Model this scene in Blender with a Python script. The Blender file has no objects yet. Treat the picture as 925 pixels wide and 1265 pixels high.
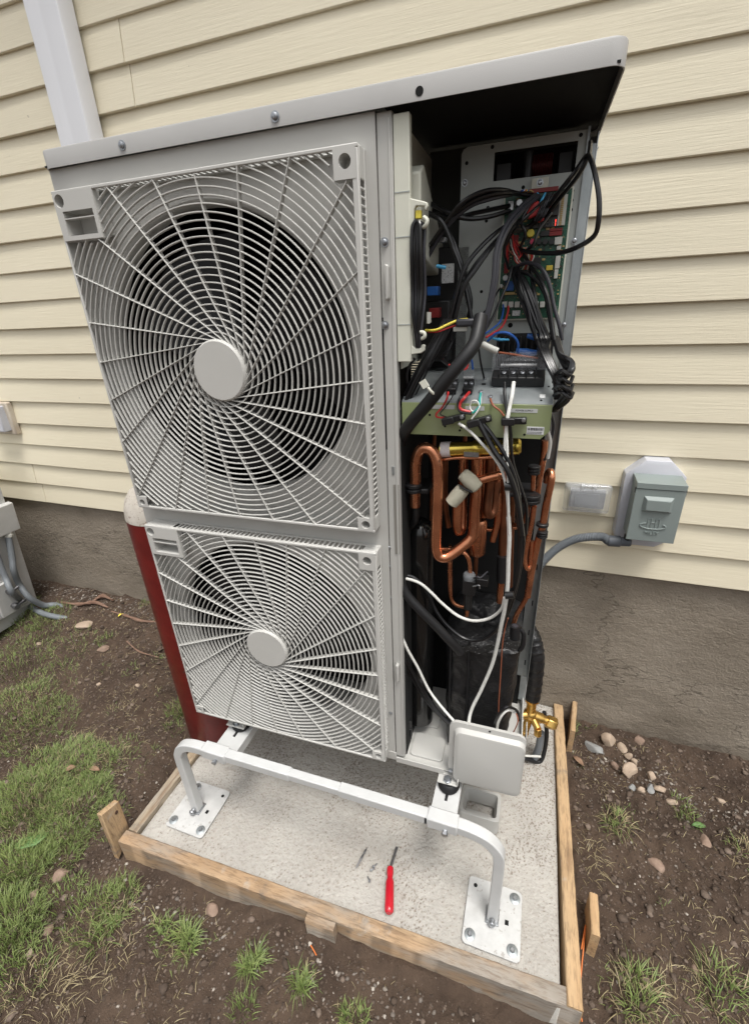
import bpy, bmesh, math, random
import numpy as np
from mathutils import Vector, Matrix
random.seed(7); rng = np.random.default_rng(11)
sc = bpy.context.scene
col = sc.collection

# ------------------------------------------------------------------ camera
F_PX, PAN, TILT, ROLL = 556.9997, -0.3484, -0.4246, -0.0454
CAM = np.array([0.9802, -0.8520, 1.6107])
_fw = np.array([math.sin(PAN)*math.cos(TILT), math.cos(PAN)*math.cos(TILT), math.sin(TILT)])
_r0 = np.array([math.cos(PAN), -math.sin(PAN), 0.0]); _u0 = np.cross(_r0, _fw)
_rt = math.cos(ROLL)*_r0 + math.sin(ROLL)*_u0
_up = -math.sin(ROLL)*_r0 + math.cos(ROLL)*_u0
cd = bpy.data.cameras.new("camera"); cam = bpy.data.objects.new("camera", cd); col.objects.link(cam)
M = Matrix(((_rt[0], _up[0], -_fw[0], CAM[0]), (_rt[1], _up[1], -_fw[1], CAM[1]), (_rt[2], _up[2], -_fw[2], CAM[2]), (0, 0, 0, 1)))
cam.matrix_world = M
cd.sensor_fit = 'HORIZONTAL'; cd.sensor_width = 36; cd.lens = 36*F_PX/925; cd.clip_start = .02; cd.clip_end = 500
sc.camera = cam

# ------------------------------------------------------------------ sky, sun, exposure
SUN_EL, SUN_AZ = math.radians(72), math.radians(140)      # azimuth from +Y towards +X
w = bpy.data.worlds.new("World"); sc.world = w; w.use_nodes = True
nt = w.node_tree; nt.nodes.clear()
sky = nt.nodes.new('ShaderNodeTexSky'); sky.sky_type = 'NISHITA'; sky.sun_disc = False
sky.sun_elevation = SUN_EL; sky.sun_rotation = SUN_AZ; sky.dust_density = 6; sky.air_density = 1.5; sky.ozone_density = 1
hs = nt.nodes.new('ShaderNodeHueSaturation'); hs.inputs['Saturation'].default_value = .12
bg = nt.nodes.new('ShaderNodeBackground'); bg.inputs['Strength'].default_value = .125
wo = nt.nodes.new('ShaderNodeOutputWorld')
nt.links.new(sky.outputs[0], hs.inputs['Color']); nt.links.new(hs.outputs[0], bg.inputs[0]); nt.links.new(bg.outputs[0], wo.inputs[0])
sd = bpy.data.lights.new("sun", 'SUN'); sun = bpy.data.objects.new("sun", sd); col.objects.link(sun)
sd.energy = 1.5; sd.angle = math.radians(16); sd.color = (1, .96, .90)
sv = Vector((math.sin(SUN_AZ)*math.cos(SUN_EL), math.cos(SUN_AZ)*math.cos(SUN_EL), math.sin(SUN_EL)))
sun.rotation_euler = sv.to_track_quat('Z', 'Y').to_euler()
sc.view_settings.view_transform = 'Standard'; sc.view_settings.look = 'None'
sc.view_settings.gamma = 1; sc.view_settings.exposure = 0.66

# ------------------------------------------------------------------ pixel (of the 925x1265 photo) to point on a plane of known depth
UY = 0.0175                                                # the unit stands turned by this against the wall
_RU = np.array([[math.cos(UY), math.sin(UY), 0], [-math.sin(UY), math.cos(UY), 0], [0, 0, 1]])
def _ray(px, py): return _fw + _rt*((px-462.5)/F_PX) - _up*((py-632.5)/F_PX)
def wy(px, py, Y): d = _ray(px, py); return CAM + d*((Y-CAM[1])/d[1])
def wz(px, py, Z): d = _ray(px, py); return CAM + d*((Z-CAM[2])/d[2])
def wx(px, py, X): d = _ray(px, py); return CAM + d*((X-CAM[0])/d[0])
def uy(px, py, Y):
    c = _RU@CAM; d = _RU@_ray(px, py); return c + d*((Y-c[1])/d[1])
def crop(ox, oy, s): return lambda x, y: (ox + x/s, oy + y/s)
KA = crop(480, 120, 925/300); KB = crop(470, 400, 925/260); KC = crop(470, 640, 925/260); KF = crop(500, 530, 925/200); KG = crop(500, 430, 925/200)

# ------------------------------------------------------------------ mesh helpers
class MB:
    def __init__(s): s.v = []; s.f = []; s.mi = []; s.cur = 0
    def add(s, vs, fs):
        n = len(s.v); s.v += [tuple(map(float, p)) for p in vs]
        for f in fs: s.f.append(tuple(i+n for i in f)); s.mi.append(s.cur)
        return s
    def box(s, x0, x1, y0, y1, z0, z1):
        v = [(x, y, z) for z in (z0, z1) for y in (y0, y1) for x in (x0, x1)]
        return s.add(v, [(0, 2, 3, 1), (4, 5, 7, 6), (0, 1, 5, 4), (2, 6, 7, 3), (0, 4, 6, 2), (1, 3, 7, 5)])
    def obox(s, c, ax, ay, az):                             # centre and three half-axis vectors
        c, ax, ay, az = map(np.asarray, (c, ax, ay, az))
        v = [c + i*ax + j*ay + k*az for k in (-1, 1) for j in (-1, 1) for i in (-1, 1)]
        return s.add(v, [(0, 2, 3, 1), (4, 5, 7, 6), (0, 1, 5, 4), (2, 6, 7, 3), (0, 4, 6, 2), (1, 3, 7, 5)])
    def prism(s, pts, d0, d1, ax='y'):                      # polygon extruded along an axis
        f = {'y': lambda a, b, d: (a, d, b), 'x': lambda a, b, d: (d, a, b), 'z': lambda a, b, d: (a, b, d)}[ax]
        n = len(pts); v = [f(a, b, d0) for a, b in pts] + [f(a, b, d1) for a, b in pts]
        fs = [tuple(range(n)), tuple(range(2*n-1, n-1, -1))] + [(i, (i+1) % n, (i+1) % n + n, i+n) for i in range(n)]
        return s.add(v, fs)
    def quad(s, a, b, c, d): return s.add([a, b, c, d], [(0, 1, 2, 3)])
    def cyl(s, a, b, r0, r1=None, n=16, cap=True):
        r1 = r0 if r1 is None else r1; return s.lathe([(0, r0), (1, r1)], a, b, n, cap)
    def lathe(s, prof, a, b, n=20, cap=True):               # profile (t along a..b, radius)
        a = np.asarray(a, float); b = np.asarray(b, float); d = b-a; L = np.linalg.norm(d); d = d/L
        q = np.array([0, 0, 1.]) if abs(d[2]) < .9 else np.array([1., 0, 0])
        e = np.cross(d, q); e /= np.linalg.norm(e); g = np.cross(d, e)
        v = []; fs = []
        for t, r in prof:
            for i in range(n):
                an = 2*math.pi*i/n; v.append(a + d*L*t + r*(math.cos(an)*e + math.sin(an)*g))
        m = len(prof)
        for k in range(m-1):
            for i in range(n): j = (i+1) % n; fs.append((k*n+i, k*n+j, (k+1)*n+j, (k+1)*n+i))
        if cap: fs.append(tuple(range(n-1, -1, -1))); fs.append(tuple((m-1)*n+i for i in range(n)))
        return s.add(v, fs)
    def tube(s, pts, r, n=8, sm=6, square=False, cap=True):
        P = spline(pts, sm) if sm > 1 else np.array(pts, float)
        R = r if hasattr(r, '__len__') else [r]*len(P)
        if len(R) != len(P): R = np.interp(np.linspace(0, 1, len(P)), np.linspace(0, 1, len(R)), R)
        T = np.gradient(P, axis=0); T /= np.linalg.norm(T, axis=1)[:, None] + 1e-12
        q = np.array([0, 1., 0]) if abs(T[0][1]) < .9 else np.array([1., 0, 0])
        e = np.cross(T[0], q); e /= np.linalg.norm(e); v = []; fs = []
        if square: n = 4
        for k in range(len(P)):
            e = e - T[k]*np.dot(e, T[k]); e /= np.linalg.norm(e)+1e-12; g = np.cross(T[k], e)
            for i in range(n):
                an = 2*math.pi*(i+(.5 if square else 0))/n; v.append(P[k] + R[k]*(math.cos(an)*e + math.sin(an)*g))
        for k in range(len(P)-1):
            for i in range(n): j = (i+1) % n; fs.append((k*n+i, k*n+j, (k+1)*n+j, (k+1)*n+i))
        if cap: fs.append(tuple(range(n-1, -1, -1))); fs.append(tuple((len(P)-1)*n+i for i in range(n)))
        return s.add(v, fs)
    def ball(s, c, r, n=12):
        rx, ry, rz = (r, r, r) if not hasattr(r, '__len__') else r
        v = [(c[0]+rx*math.sin(a)*math.cos(b), c[1]+ry*math.sin(a)*math.sin(b), c[2]+rz*math.cos(a))
             for a in np.linspace(0.001, math.pi-.001, n//2+1) for b in np.linspace(0, 2*math.pi, n, endpoint=False)]
        return s.add(v, [(k*n+i, k*n+(i+1) % n, (k+1)*n+(i+1) % n, (k+1)*n+i) for k in range(n//2) for i in range(n)])

def spline(pts, k=6):
    P = np.array(pts, float)
    if len(P) < 3: return P
    Q = np.vstack([2*P[0]-P[1], P, 2*P[-1]-P[-2]]); out = []
    for i in range(1, len(Q)-2):
        a, b, c, d = Q[i-1:i+3]
        for t in np.arange(k)/k:
            out.append(.5*((2*b)+(c-a)*t+(2*a-5*b+4*c-d)*t*t+(-a+3*b-3*c+d)*t**3))
    out.append(Q[-2]); return np.array(out)

OFF = {}
def build(mb, name, mat, parent=None, bevel=0, smooth=True, seg=2, label=None, kind=None, at=None):
    me = bpy.data.meshes.new(name)
    off = np.array(OFF.get(parent.name, (0, 0, 0)) if parent else (0, 0, 0), float)
    V = np.array(mb.v, float)
    if parent is None:                                      # origin of a top-level mesh: bottom centre
        off = np.array([(V[:, 0].min()+V[:, 0].max())/2, (V[:, 1].min()+V[:, 1].max())/2, V[:, 2].min()]) if at is None else np.array(at, float)
    me.from_pydata((V-off).tolist(), [], mb.f)
    for m in (mat if isinstance(mat, (list, tuple)) else [mat]): me.materials.append(m)
    if isinstance(mat, (list, tuple)): me.polygons.foreach_set('material_index', mb.mi)
    bm = bmesh.new(); bm.from_mesh(me); bmesh.ops.recalc_face_normals(bm, faces=bm.faces); bm.to_mesh(me); bm.free()
    if smooth:
        me.shade_smooth(); me.set_sharp_from_angle(angle=math.radians(38))
    o = bpy.data.objects.new(name, me); col.objects.link(o)
    if parent: o.parent = parent
    else: o.location = off
    OFF[o.name] = tuple(off)
    if bevel:
        b = o.modifiers.new('bevel', 'BEVEL'); b.width = bevel; b.segments = seg; b.limit_method = 'ANGLE'; b.angle_limit = math.radians(40)
    if label: o['label'] = label
    if kind: o['kind'] = kind
    return o
def thing(name, label, cat, loc=(0, 0, 0), rotz=0, group=None):
    o = bpy.data.objects.new(name, None); col.objects.link(o); o.empty_display_size = .05
    o.location = loc; o.rotation_euler = (0, 0, rotz); OFF[o.name] = tuple(loc)
    o['label'] = label; o['category'] = cat
    if group: o['group'] = group
    return o
def tag(o, label=None, cat=None, group=None, kind=None):
    if label: o['label'] = label
    if cat: o['category'] = cat
    if group: o['group'] = group
    if kind: o['kind'] = kind
    return o
def dup(o, parent=None, loc=None):                           # shares mesh data
    c = o.copy(); col.objects.link(c)
    if parent: c.parent = parent
    if loc is not None: c.location = loc
    OFF[c.name] = OFF.get(o.name, (0, 0, 0)); return c
def fastmesh(name, V, Fc, mat, attr=None, kind=None, smooth=False):
    me = bpy.data.meshes.new(name); k = Fc.shape[1]
    me.vertices.add(len(V)); me.vertices.foreach_set('co', V.astype(np.float32).ravel())
    me.loops.add(Fc.size); me.loops.foreach_set('vertex_index', Fc.astype(np.int32).ravel())
    me.polygons.add(len(Fc)); me.polygons.foreach_set('loop_start', np.arange(0, Fc.size, k, dtype=np.int32))
    me.polygons.foreach_set('loop_total', np.full(len(Fc), k, dtype=np.int32))
    if attr is not None:
        a = me.attributes.new('tint', 'FLOAT', 'POINT'); a.data.foreach_set('value', attr.astype(np.float32))
    me.update(calc_edges=True); me.validate()
    if smooth: me.polygons.foreach_set('use_smooth', np.ones(len(Fc), dtype=bool))
    me.materials.append(mat)
    o = bpy.data.objects.new(name, me); col.objects.link(o)
    if kind: o['kind'] = kind
    return o
def text(body, size, mat, parent, origin, xdir, zdir, depth=.0006, name='lettering', align='CENTER'):
    cu = bpy.data.curves.new('t', 'FONT'); cu.body = body; cu.size = size; cu.extrude = depth; cu.align_x = align; cu.align_y = 'CENTER'; cu.resolution_u = 2
    t = bpy.data.objects.new('t', cu); me = bpy.data.meshes.new_from_object(t)
    bpy.data.objects.remove(t); me.materials.append(mat)
    x = Vector(xdir).normalized(); z = Vector(zdir).normalized(); n = x.cross(z)
    off = Vector(OFF.get(parent.name, (0, 0, 0)))
    me.transform(Matrix(((x.x, z.x, n.x, origin[0]-off.x), (x.y, z.y, n.y, origin[1]-off.y), (x.z, z.z, n.z, origin[2]-off.z), (0, 0, 0, 1))))
    o = bpy.data.objects.new(name, me); col.objects.link(o); o.parent = parent; OFF[o.name] = tuple(off); return o

# ------------------------------------------------------------------ materials
def mat(name, c, rough=.5, metal=0, c2=None, nscale=20, namt=.5, detail=4, stretch=(1, 1, 1), bump=0, bscale=200, bstretch=(1, 1, 1), spots=None,
        coat=0, rvar=0, trans=0, ior=1.45, alpha=1, tint=None, layers=(), bump2=None, spec=.5, veins=None, objvar=0):
    """c base colour, c2 second colour mixed by noise, spots=(scale,threshold,colour,amount), tint=(colour,amount) mixed by the tint attribute"""
    m = bpy.data.materials.new(name); m.use_nodes = True; t = m.node_tree; N = t.nodes; L = t.links
    b = N['Principled BSDF']; b.inputs['Roughness'].default_value = rough; b.inputs['Metallic'].default_value = metal
    b.inputs['Coat Weight'].default_value = coat; b.inputs['Transmission Weight'].default_value = trans; b.inputs['IOR'].default_value = ior; b.inputs['Alpha'].default_value = alpha
    b.inputs['Specular IOR Level'].default_value = spec
    tc = N.new('ShaderNodeTexCoord')
    def vec(st):
        mp = N.new('ShaderNodeMapping'); mp.inputs['Scale'].default_value = st; L.new(tc.outputs['Object'], mp.inputs[0]); return mp.outputs[0]
    def noise(scale, st, det=4, ro=.6):
        n = N.new('ShaderNodeTexNoise'); n.inputs['Scale'].default_value = scale; n.inputs['Detail'].default_value = det; n.inputs['Roughness'].default_value = ro
        L.new(vec(st), n.inputs['Vector']); return n.outputs['Fac']
    def ramp(src, a, bb):
        r = N.new('ShaderNodeMapRange'); r.inputs['From Min'].default_value = a; r.inputs['From Max'].default_value = bb; r.interpolation_type = 'SMOOTHSTEP'
        L.new(src, r.inputs['Value']); return r.outputs['Result']
    def mix(f, A, B, amt=1):
        x = N.new('ShaderNodeMix'); x.data_type = 'RGBA'
        if amt != 1 and not isinstance(f, float):
            mm = N.new('ShaderNodeMath'); mm.operation = 'MULTIPLY'; mm.inputs[1].default_value = amt; L.new(f, mm.inputs[0]); f = mm.outputs[0]
        L.new(f, x.inputs[0])
        for sk, val in ((6, A), (7, B)):
            if hasattr(val, 'links'): L.new(val, x.inputs[sk])
            else: x.inputs[sk].default_value = (*val, 1)
        return x.outputs[2]
    cur = tuple(c)
    if c2 is not None: cur = mix(ramp(noise(nscale, stretch, detail), .5-namt/2, .5+namt/2), cur, c2)
    for (sc_, st, lo, hi, cc, am) in layers: cur = mix(ramp(noise(sc_, st, 5), lo, hi), cur, cc, am)
    if veins:
        a = N.new('ShaderNodeMath'); a.operation = 'SUBTRACT'; a.inputs[1].default_value = .5; L.new(noise(veins[0], veins[4], 7, .6), a.inputs[0])
        b_ = N.new('ShaderNodeMath'); b_.operation = 'ABSOLUTE'; L.new(a.outputs[0], b_.inputs[0]); cur = mix(ramp(b_.outputs[0], veins[1], 0), cur, veins[2], veins[3])
    if objvar:
        oi = N.new('ShaderNodeObjectInfo'); cur = mix(oi.outputs['Random'], cur, tuple(q*.80 for q in c), objvar)
    if spots:
        for sp in (spots if isinstance(spots, list) else [spots]):
            cur = mix(ramp(noise(sp[0], (1, 1, 1), 3), sp[1], sp[1]+.06), cur, sp[2], sp[3])
    if tint:
        a = N.new('ShaderNodeAttribute'); a.attribute_name = 'tint'; cur = mix(a.outputs['Fac'], cur, tint[0], tint[1])
    if hasattr(cur, 'links'): L.new(cur, b.inputs['Base Color'])
    else: b.inputs['Base Color'].default_value = (*cur, 1)
    if rvar:
        mr = N.new('ShaderNodeMapRange'); mr.inputs['To Min'].default_value = max(rough-rvar, .02); mr.inputs['To Max'].default_value = min(rough+rvar, 1)
        L.new(noise(nscale*1.7, stretch, 4), mr.inputs['Value']); L.new(mr.outputs[0], b.inputs['Roughness'])
    if bump:
        bn = N.new('ShaderNodeBump'); bn.inputs['Strength'].default_value = 1; bn.inputs['Distance'].default_value = bump
        L.new(noise(bscale, bstretch, 5, .65), bn.inputs['Height']); out = bn.outputs[0]
        if bump2:
            b2 = N.new('ShaderNodeBump'); b2.inputs['Strength'].default_value = 1; b2.inputs['Distance'].default_value = bump2[0]
            L.new(noise(bump2[1], bump2[2], 4), b2.inputs['Height']); L.new(out, b2.inputs['Normal']); out = b2.outputs[0]
        L.new(out, b.inputs['Normal'])
    return m
def emit(name, c, s):
    m = mat(name, c, .4); b = m.node_tree.nodes['Principled BSDF']; b.inputs['Emission Color'].default_value = (*c, 1); b.inputs['Emission Strength'].default_value = s; return m

m_paint = mat('painted steel warm grey', (.46, .455, .43), .42, c2=(.42, .415, .395), nscale=3, bump=.00015, bscale=900, rvar=.06)
m_lid = mat('painted steel lid', (.40, .395, .385), .45, c2=(.365, .36, .35), nscale=4, bump=.00018, bscale=700, rvar=.06)
m_grille = mat('moulded grey plastic guard', (.50, .495, .47), .48, c2=(.47, .465, .44), nscale=6, bump=.0001, bscale=700)
m_ivory = mat('ivory plastic', (.62, .62, .54), .45, c2=(.57, .575, .49), nscale=9)
m_zinc = mat('galvanised steel', (.40, .43, .44), .42, .75, c2=(.33, .36, .37), nscale=18, namt=.3, rvar=.12, bump=.0001, bscale=80)
m_plate = mat('grey coated steel plate', (.40, .425, .41), .45, .2, c2=(.36, .385, .37), nscale=6, rvar=.08)
m_zinc_lawn = mat('zinc plate with painted lawn reflection', (.27, .33, .14), .45, .35, c2=(.31, .34, .22), nscale=7, rvar=.08)  # galvanised front face, the lawn's green reflection is put into its colour
m_black = mat('black plastic', (.009, .009, .0095), .38, c2=(.014, .014, .015), nscale=30, rvar=.1)
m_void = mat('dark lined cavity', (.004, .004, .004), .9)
m_foam_and_gap_shade = mat('black foam lining and gap shade', (.006, .006, .006), .95, bump=.0005, bscale=300)
m_rubber = mat('black rubber', (.010, .010, .011), .5, bump=.0002, bscale=200)
m_jacket = mat('black quilted jacket', (.009, .009, .0095), .36, c2=(.015, .015, .016), nscale=12, bump=.009, bscale=16, spots=(60, .66, (.07, .07, .07), .4), bump2=(.0006, 120, (1, 1, .3)))
m_wire = mat('black cable sheath', (.008, .008, .009), .33, coat=.15)
m_wiregrey = mat('dark grey cable sheath', (.035, .035, .042), .4)
m_white = mat('white cable sheath', (.70, .70, .67), .45, c2=(.6, .6, .56), nscale=60)
m_red = mat('red insulation', (.50, .03, .03), .4)
m_blue = mat('blue insulation', (.02, .10, .38), .4)
m_sky = mat('light blue sleeve', (.08, .42, .72), .4)
m_teal = mat('green insulation', (.03, .34, .30), .4)
m_brown = mat('brown insulation', (.26, .08, .04), .45)
m_yellow = mat('yellow plastic', (.75, .62, .08), .45)
m_copper = mat('brazed copper', (.70, .31, .17), .24, .92, c2=(.44, .17, .09), nscale=22, rvar=.14, layers=[(9, (1, 1, 1), .56, .72, (.20, .085, .05), .75), (70, (1, 1, .25), .60, .72, (.85, .50, .34), .5)], spots=(40, .66, (.12, .06, .04), .7), bump=.0002, bscale=90)
m_copperd = mat('tarnished copper', (.34, .13, .065), .36, .85, c2=(.16, .07, .04), nscale=20, rvar=.12)
m_brass = mat('bright brass', (.80, .52, .16), .28, .95, c2=(.68, .42, .12), nscale=25, rvar=.1, bump=.0001, bscale=120)
m_gold = mat('gold plated valve body', (.72, .55, .12), .22, .95, c2=(.60, .44, .08), nscale=20, rvar=.08)
m_foam = mat('beige felt foam', (.46, .44, .35), .95, c2=(.38, .36, .28), nscale=60, bump=.001, bscale=400)
m_bolt = mat('bolt steel', (.42, .44, .46), .35, .9, c2=(.3, .31, .33), nscale=120)
m_pcb = mat('printed circuit board', (.008, .050, .028), .4, c2=(.012, .085, .048), nscale=180, namt=.15, detail=2, spots=(420, .62, (.28, .32, .26), .8))
m_label = mat('printed label', (.55, .56, .56), .6, spots=(500, .56, (.12, .12, .12), .8))
m_clear = mat('clear plastic cover', (.55, .57, .60), .12, alpha=.13, spec=1)
m_tube = mat('white powder coated tube', (.53, .535, .53), .33, c2=(.48, .485, .48), nscale=14, bump=.0001, bscale=400, rvar=.06)
m_foot = mat('scuffed white foot plate', (.52, .52, .51), .42, c2=(.43, .43, .42), nscale=25, spots=[(55, .62, (.26, .24, .21), .65), (160, .66, (.2, .18, .15), .5)], bump=.0002, bscale=200)
m_vinyl = mat('cream vinyl siding', (.80, .735, .57), .5, objvar=.22, c2=(.765, .70, .535), nscale=1.6, stretch=(1, 1, 3), bump=.0009, bscale=90, bstretch=(.10, 1, 2.2),
              layers=[(3, (.6, 1, 2.5), .60, .82, (.50, .44, .32), .35), (40, (1, 1, 1), .73, .78, (.18, .15, .10), .5)], rvar=.08)
m_stucco = mat('brushed foundation concrete', (.205, .172, .132), .95, c2=(.31, .268, .215), nscale=6, namt=.6, detail=8, stretch=(.7, 1, 1.1), bump=.006, bscale=60, bstretch=(.75, 1, 1.1),
               layers=[(2.2, (.6, 1, 1), .5, .75, (.09, .07, .05), .75), (34, (.5, 1, 1.6), .58, .75, (.085, .068, .05), .5), (2.5, (1, 1, 1), .62, .8, (.27, .235, .19), .4), (11, (1, 1, 1), .60, .75, (.24, .21, .17), .5)], bump2=(.004, 170, (.8, 1, 1)), veins=(.8, .0035, (.06, .048, .036), .55, (.6, 1, 1.4)))
m_conc = mat('fresh pad concrete', (.435, .415, .38), .92, c2=(.36, .342, .312), nscale=6, namt=.5, detail=8, bump=.0022, bscale=260, bump2=(.0012, 90, (1, 2.2, 1)),
             layers=[(2.6, (1, 1, 1), .50, .72, (.36, .335, .30), .5), (16, (1, 1.8, 1), .55, .75, (.36, .33, .29), .45), (60, (1, 2.0, 1), .62, .74, (.30, .27, .235), .4)], tint=((.16, .12, .09), .8))
def woodmat(name, c, c2, st, grey, smear=.9): return mat(name, c, .85, c2=c2, nscale=9, namt=.45, stretch=st, bump=.0018, bscale=70, bstretch=st,
             layers=[(7, tuple(.35 if v < .5 else 1.1 for v in st), .64-grey*.30, .86-grey*.30, (.27, .25, .22), smear), (24, st, .52, .70, (.17, .10, .055), .6), (80, st, .50, .68, (.12, .075, .045), .55), (190, st, .5, .65, (.15, .10, .06), .4), (16, (1, 1, 1), .58, .72, (.13, .115, .10), .6), (12, (1, 1, 1), .62, .76, (.42, .40, .36), .6)])
m_woodx = woodmat('form lumber grain along x', (.34, .22, .125), (.40, .285, .175), (.16, 1.5, 1.5), .85)
m_woody = woodmat('form lumber grain along y', (.42, .265, .135), (.47, .33, .19), (1.5, .16, 1.5), .18)
m_woodg = woodmat('grey weathered lumber', (.30, .24, .165), (.36, .29, .20), (1.5, .16, 1.5), .75)
m_woodz = woodmat('stake lumber', (.42, .27, .14), (.48, .34, .20), (1.5, 1.5, .2), .30)
m_soil = mat('bare brown soil', (.044, .028, .019), .95, c2=(.084, .056, .038), nscale=7, namt=.45, detail=8, bump=.008, bscale=60, bump2=(.003, 300, (1, 1, 1)),
             spots=[(110, .66, (.26, .21, .17), .7), (45, .68, (.15, .105, .08), .8)])
m_clod = mat('soil crumbs', (.042, .029, .021), .95, c2=(.085, .060, .044), nscale=30, tint=((.19, .145, .115), .9), bump=.002, bscale=250)
m_grav = mat('pale gravel chips', (.10, .082, .068), .9, c2=(.17, .145, .125), nscale=40, tint=((.42, .38, .33), 1), bump=.001, bscale=300)
m_grass = mat('grass blades', (.085, .130, .034), .55, c2=(.115, .165, .045), nscale=6, tint=((.27, .32, .11), 1))
m_dry = mat('dry grass blades', (.30, .24, .13), .7, c2=(.22, .17, .09), nscale=9, tint=((.42, .36, .22), 1))
m_redcyl = mat('worn dark red paint', (.165, .014, .012), .38, c2=(.11, .010, .009), nscale=14, namt=.5, bump=.0004, bscale=90, spots=(70, .70, (.05, .02, .015), .7), rvar=.12,
               layers=[(9, (1, 1, .3), .56, .75, (.085, .012, .010), .7), (40, (1, 1, .15), .64, .72, (.30, .12, .10), .35), (16, (1, 1, 1), .66, .72, (.07, .035, .025), .7)])
m_whitecyl = mat('scuffed white paint', (.58, .54, .48), .6, c2=(.48, .44, .38), nscale=20, spots=[(45, .60, (.20, .12, .09), .7), (130, .62, (.12, .05, .04), .5)])
m_spout = mat('white aluminium downspout', (.74, .75, .78), .35, c2=(.70, .71, .74), nscale=3, layers=[(6, (3, 3, .3), .55, .8, (.55, .55, .55), .25)])
m_boxgrn = mat('grey green painted box', (.235, .275, .265), .42, c2=(.215, .25, .243), nscale=7, bump=.0002, bscale=300)
m_mount = mat('light grey mounting block', (.52, .53, .57), .45, c2=(.48, .49, .53), nscale=10)
m_cond = mat('grey flexible conduit', (.16, .175, .19), .5)
m_beige = mat('weathered beige plastic', (.55, .50, .42), .55, c2=(.45, .38, .30), nscale=15)
m_handle = mat('red screwdriver handle', (.45, .010, .022), .22, coat=.4)
m_steel = mat('dark tool steel', (.22, .22, .23), .35, .9)
m_rock = mat('tan fieldstone', (.33, .25, .185), .85, c2=(.43, .34, .26), nscale=25, bump=.002, bscale=120, spots=(90, .62, (.24, .17, .12), .6))
m_rockg = mat('grey fieldstone', (.22, .225, .225), .85, c2=(.30, .30, .29), nscale=22, bump=.002, bscale=90)
m_rockb = mat('red brown stone', (.20, .135, .10), .9, c2=(.29, .21, .16), nscale=30, bump=.002, bscale=120)
m_bark = mat('brown wood scrap', (.15, .085, .058), .9, c2=(.25, .16, .115), nscale=50, stretch=(.5, 1, 1), bump=.002, bscale=120)
m_leaf = mat('dead leaf', (.26, .17, .11), .8, c2=(.20, .12, .075), nscale=60)
m_green = mat('broad green leaf', (.09, .17, .05), .6, c2=(.12, .21, .07), nscale=40)
m_orange = mat('orange string', (.62, .17, .04), .6)
m_ledred = emit('lit red display segment', (.95, .05, .03), 2.2)
m_segoff = mat('unlit display segment', (.13, .12, .11), .5)
m_clearw = mat('smoky clear cover', (.62, .64, .66), .1, alpha=.34, spec=1)
m_coilw = mat('magnet wire winding', (.07, .010, .010), .35, .3)
m_bluec = mat('blue capacitor', (.02, .10, .34), .35)
m_fin = mat('aluminium fins', (.014, .014, .015), .6, .3)

# ================================================================== SETTING: ground
def fftnoise(ny_, nx_, dx, f0, f1, seed, aniso=1.0):
    r = np.random.default_rng(seed).normal(0, 1, (ny_, nx_)); Fx = np.fft.fftfreq(nx_, dx)[None]; Fy = np.fft.fftfreq(ny_, dx)[:, None]*aniso
    f = np.hypot(Fx, Fy); k = np.exp(-(f/f1)**2)*(1-np.exp(-(f/f0)**2)); q = np.real(np.fft.ifft2(np.fft.fft2(r)*k)); return q/q.std()
PZ = .042                                                   # top of the pad
def sst(t): t = np.clip(t, 0, 1); return t*t*(3-2*t)
def G0(x, y):
    g = .165*sst((y+.15)/.8)*sst((-x-.05)/.85)
    g = g - .035*sst((-.18-y)/.12)*sst((y+1.6)/.8) - .012
    return g + .02*sst((.9-y)/.3)*0
_ph = rng.uniform(0, 6.28, (40, 2)); _k = rng.normal(0, 1, (40, 2))
_k /= np.linalg.norm(_k, axis=1)[:, None]; _fr = np.geomspace(3, 140, 40)
def lumps(x, y):
    s = np.zeros_like(x, dtype=float)
    for i in range(40): s += np.sin(_fr[i]*(x*_k[i, 0]+y*_k[i, 1])+_ph[i, 0]+1.7*np.sin(_fr[i]*.37*(x*_k[i, 1]-y*_k[i, 0])+_ph[i, 1]))*(.012/(_fr[i]**.75))*2.2
    return s
_nt = fftnoise(420, 900, .007, 6, 26, 21); _nf = fftnoise(420, 900, .007, 22, 65, 22); _nm = fftnoise(420, 900, .007, 1.2, 4, 23)
_rel = .0042*np.maximum(_nt, -.6) + .0026*np.abs(_nf)*(1+.6*np.tanh(_nm)) + .004*_nm
def relief(x, y):
    i = (x+3.1)/.007; j = (y+1.5)/.007; i = np.clip(i, 0, 898.99); j = np.clip(j, 0, 418.99); a = i.astype(int); b = j.astype(int); u = i-a; v = j-b
    return (_rel[b, a]*(1-u)+_rel[b, a+1]*u)*(1-v)+(_rel[b+1, a]*(1-u)+_rel[b+1, a+1]*u)*v
def G(x, y):
    x = np.asarray(x, float); y = np.asarray(y, float)
    g = G0(x, y) + lumps(x, y) + relief(x, y)
    inside = sst((x+.17)/.03)*sst((1.25-x)/.03)*sst((y+.28)/.03)
    return g*(1-inside) + np.minimum(g, -.03)*inside
def gpt(px, py):                                             # point of the ground under a pixel
    z = 0
    for _ in range(8): p = wz(px, py, z); z = float(G(p[0], p[1]))
    return np.array([p[0], p[1], z])
def axis(a, b, step, far):
    m = np.arange(a, b, step); e = np.geomspace(.03, far, 26); return np.concatenate([a-e[::-1], m, m[-1]+e])
xs = axis(-2.6, 2.2, .008, 60); ys = np.concatenate([-.95-np.geomspace(.03, 60, 26)[::-1], np.arange(-.95, .86, .008), .87+np.geomspace(.03, 60, 20)])
XX, YY = np.meshgrid(xs, ys); ZZ = G(XX, YY)
fade = sst(1-np.maximum(np.abs(XX)-4, np.abs(YY)-4)/4); ZZ = ZZ*fade
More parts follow.
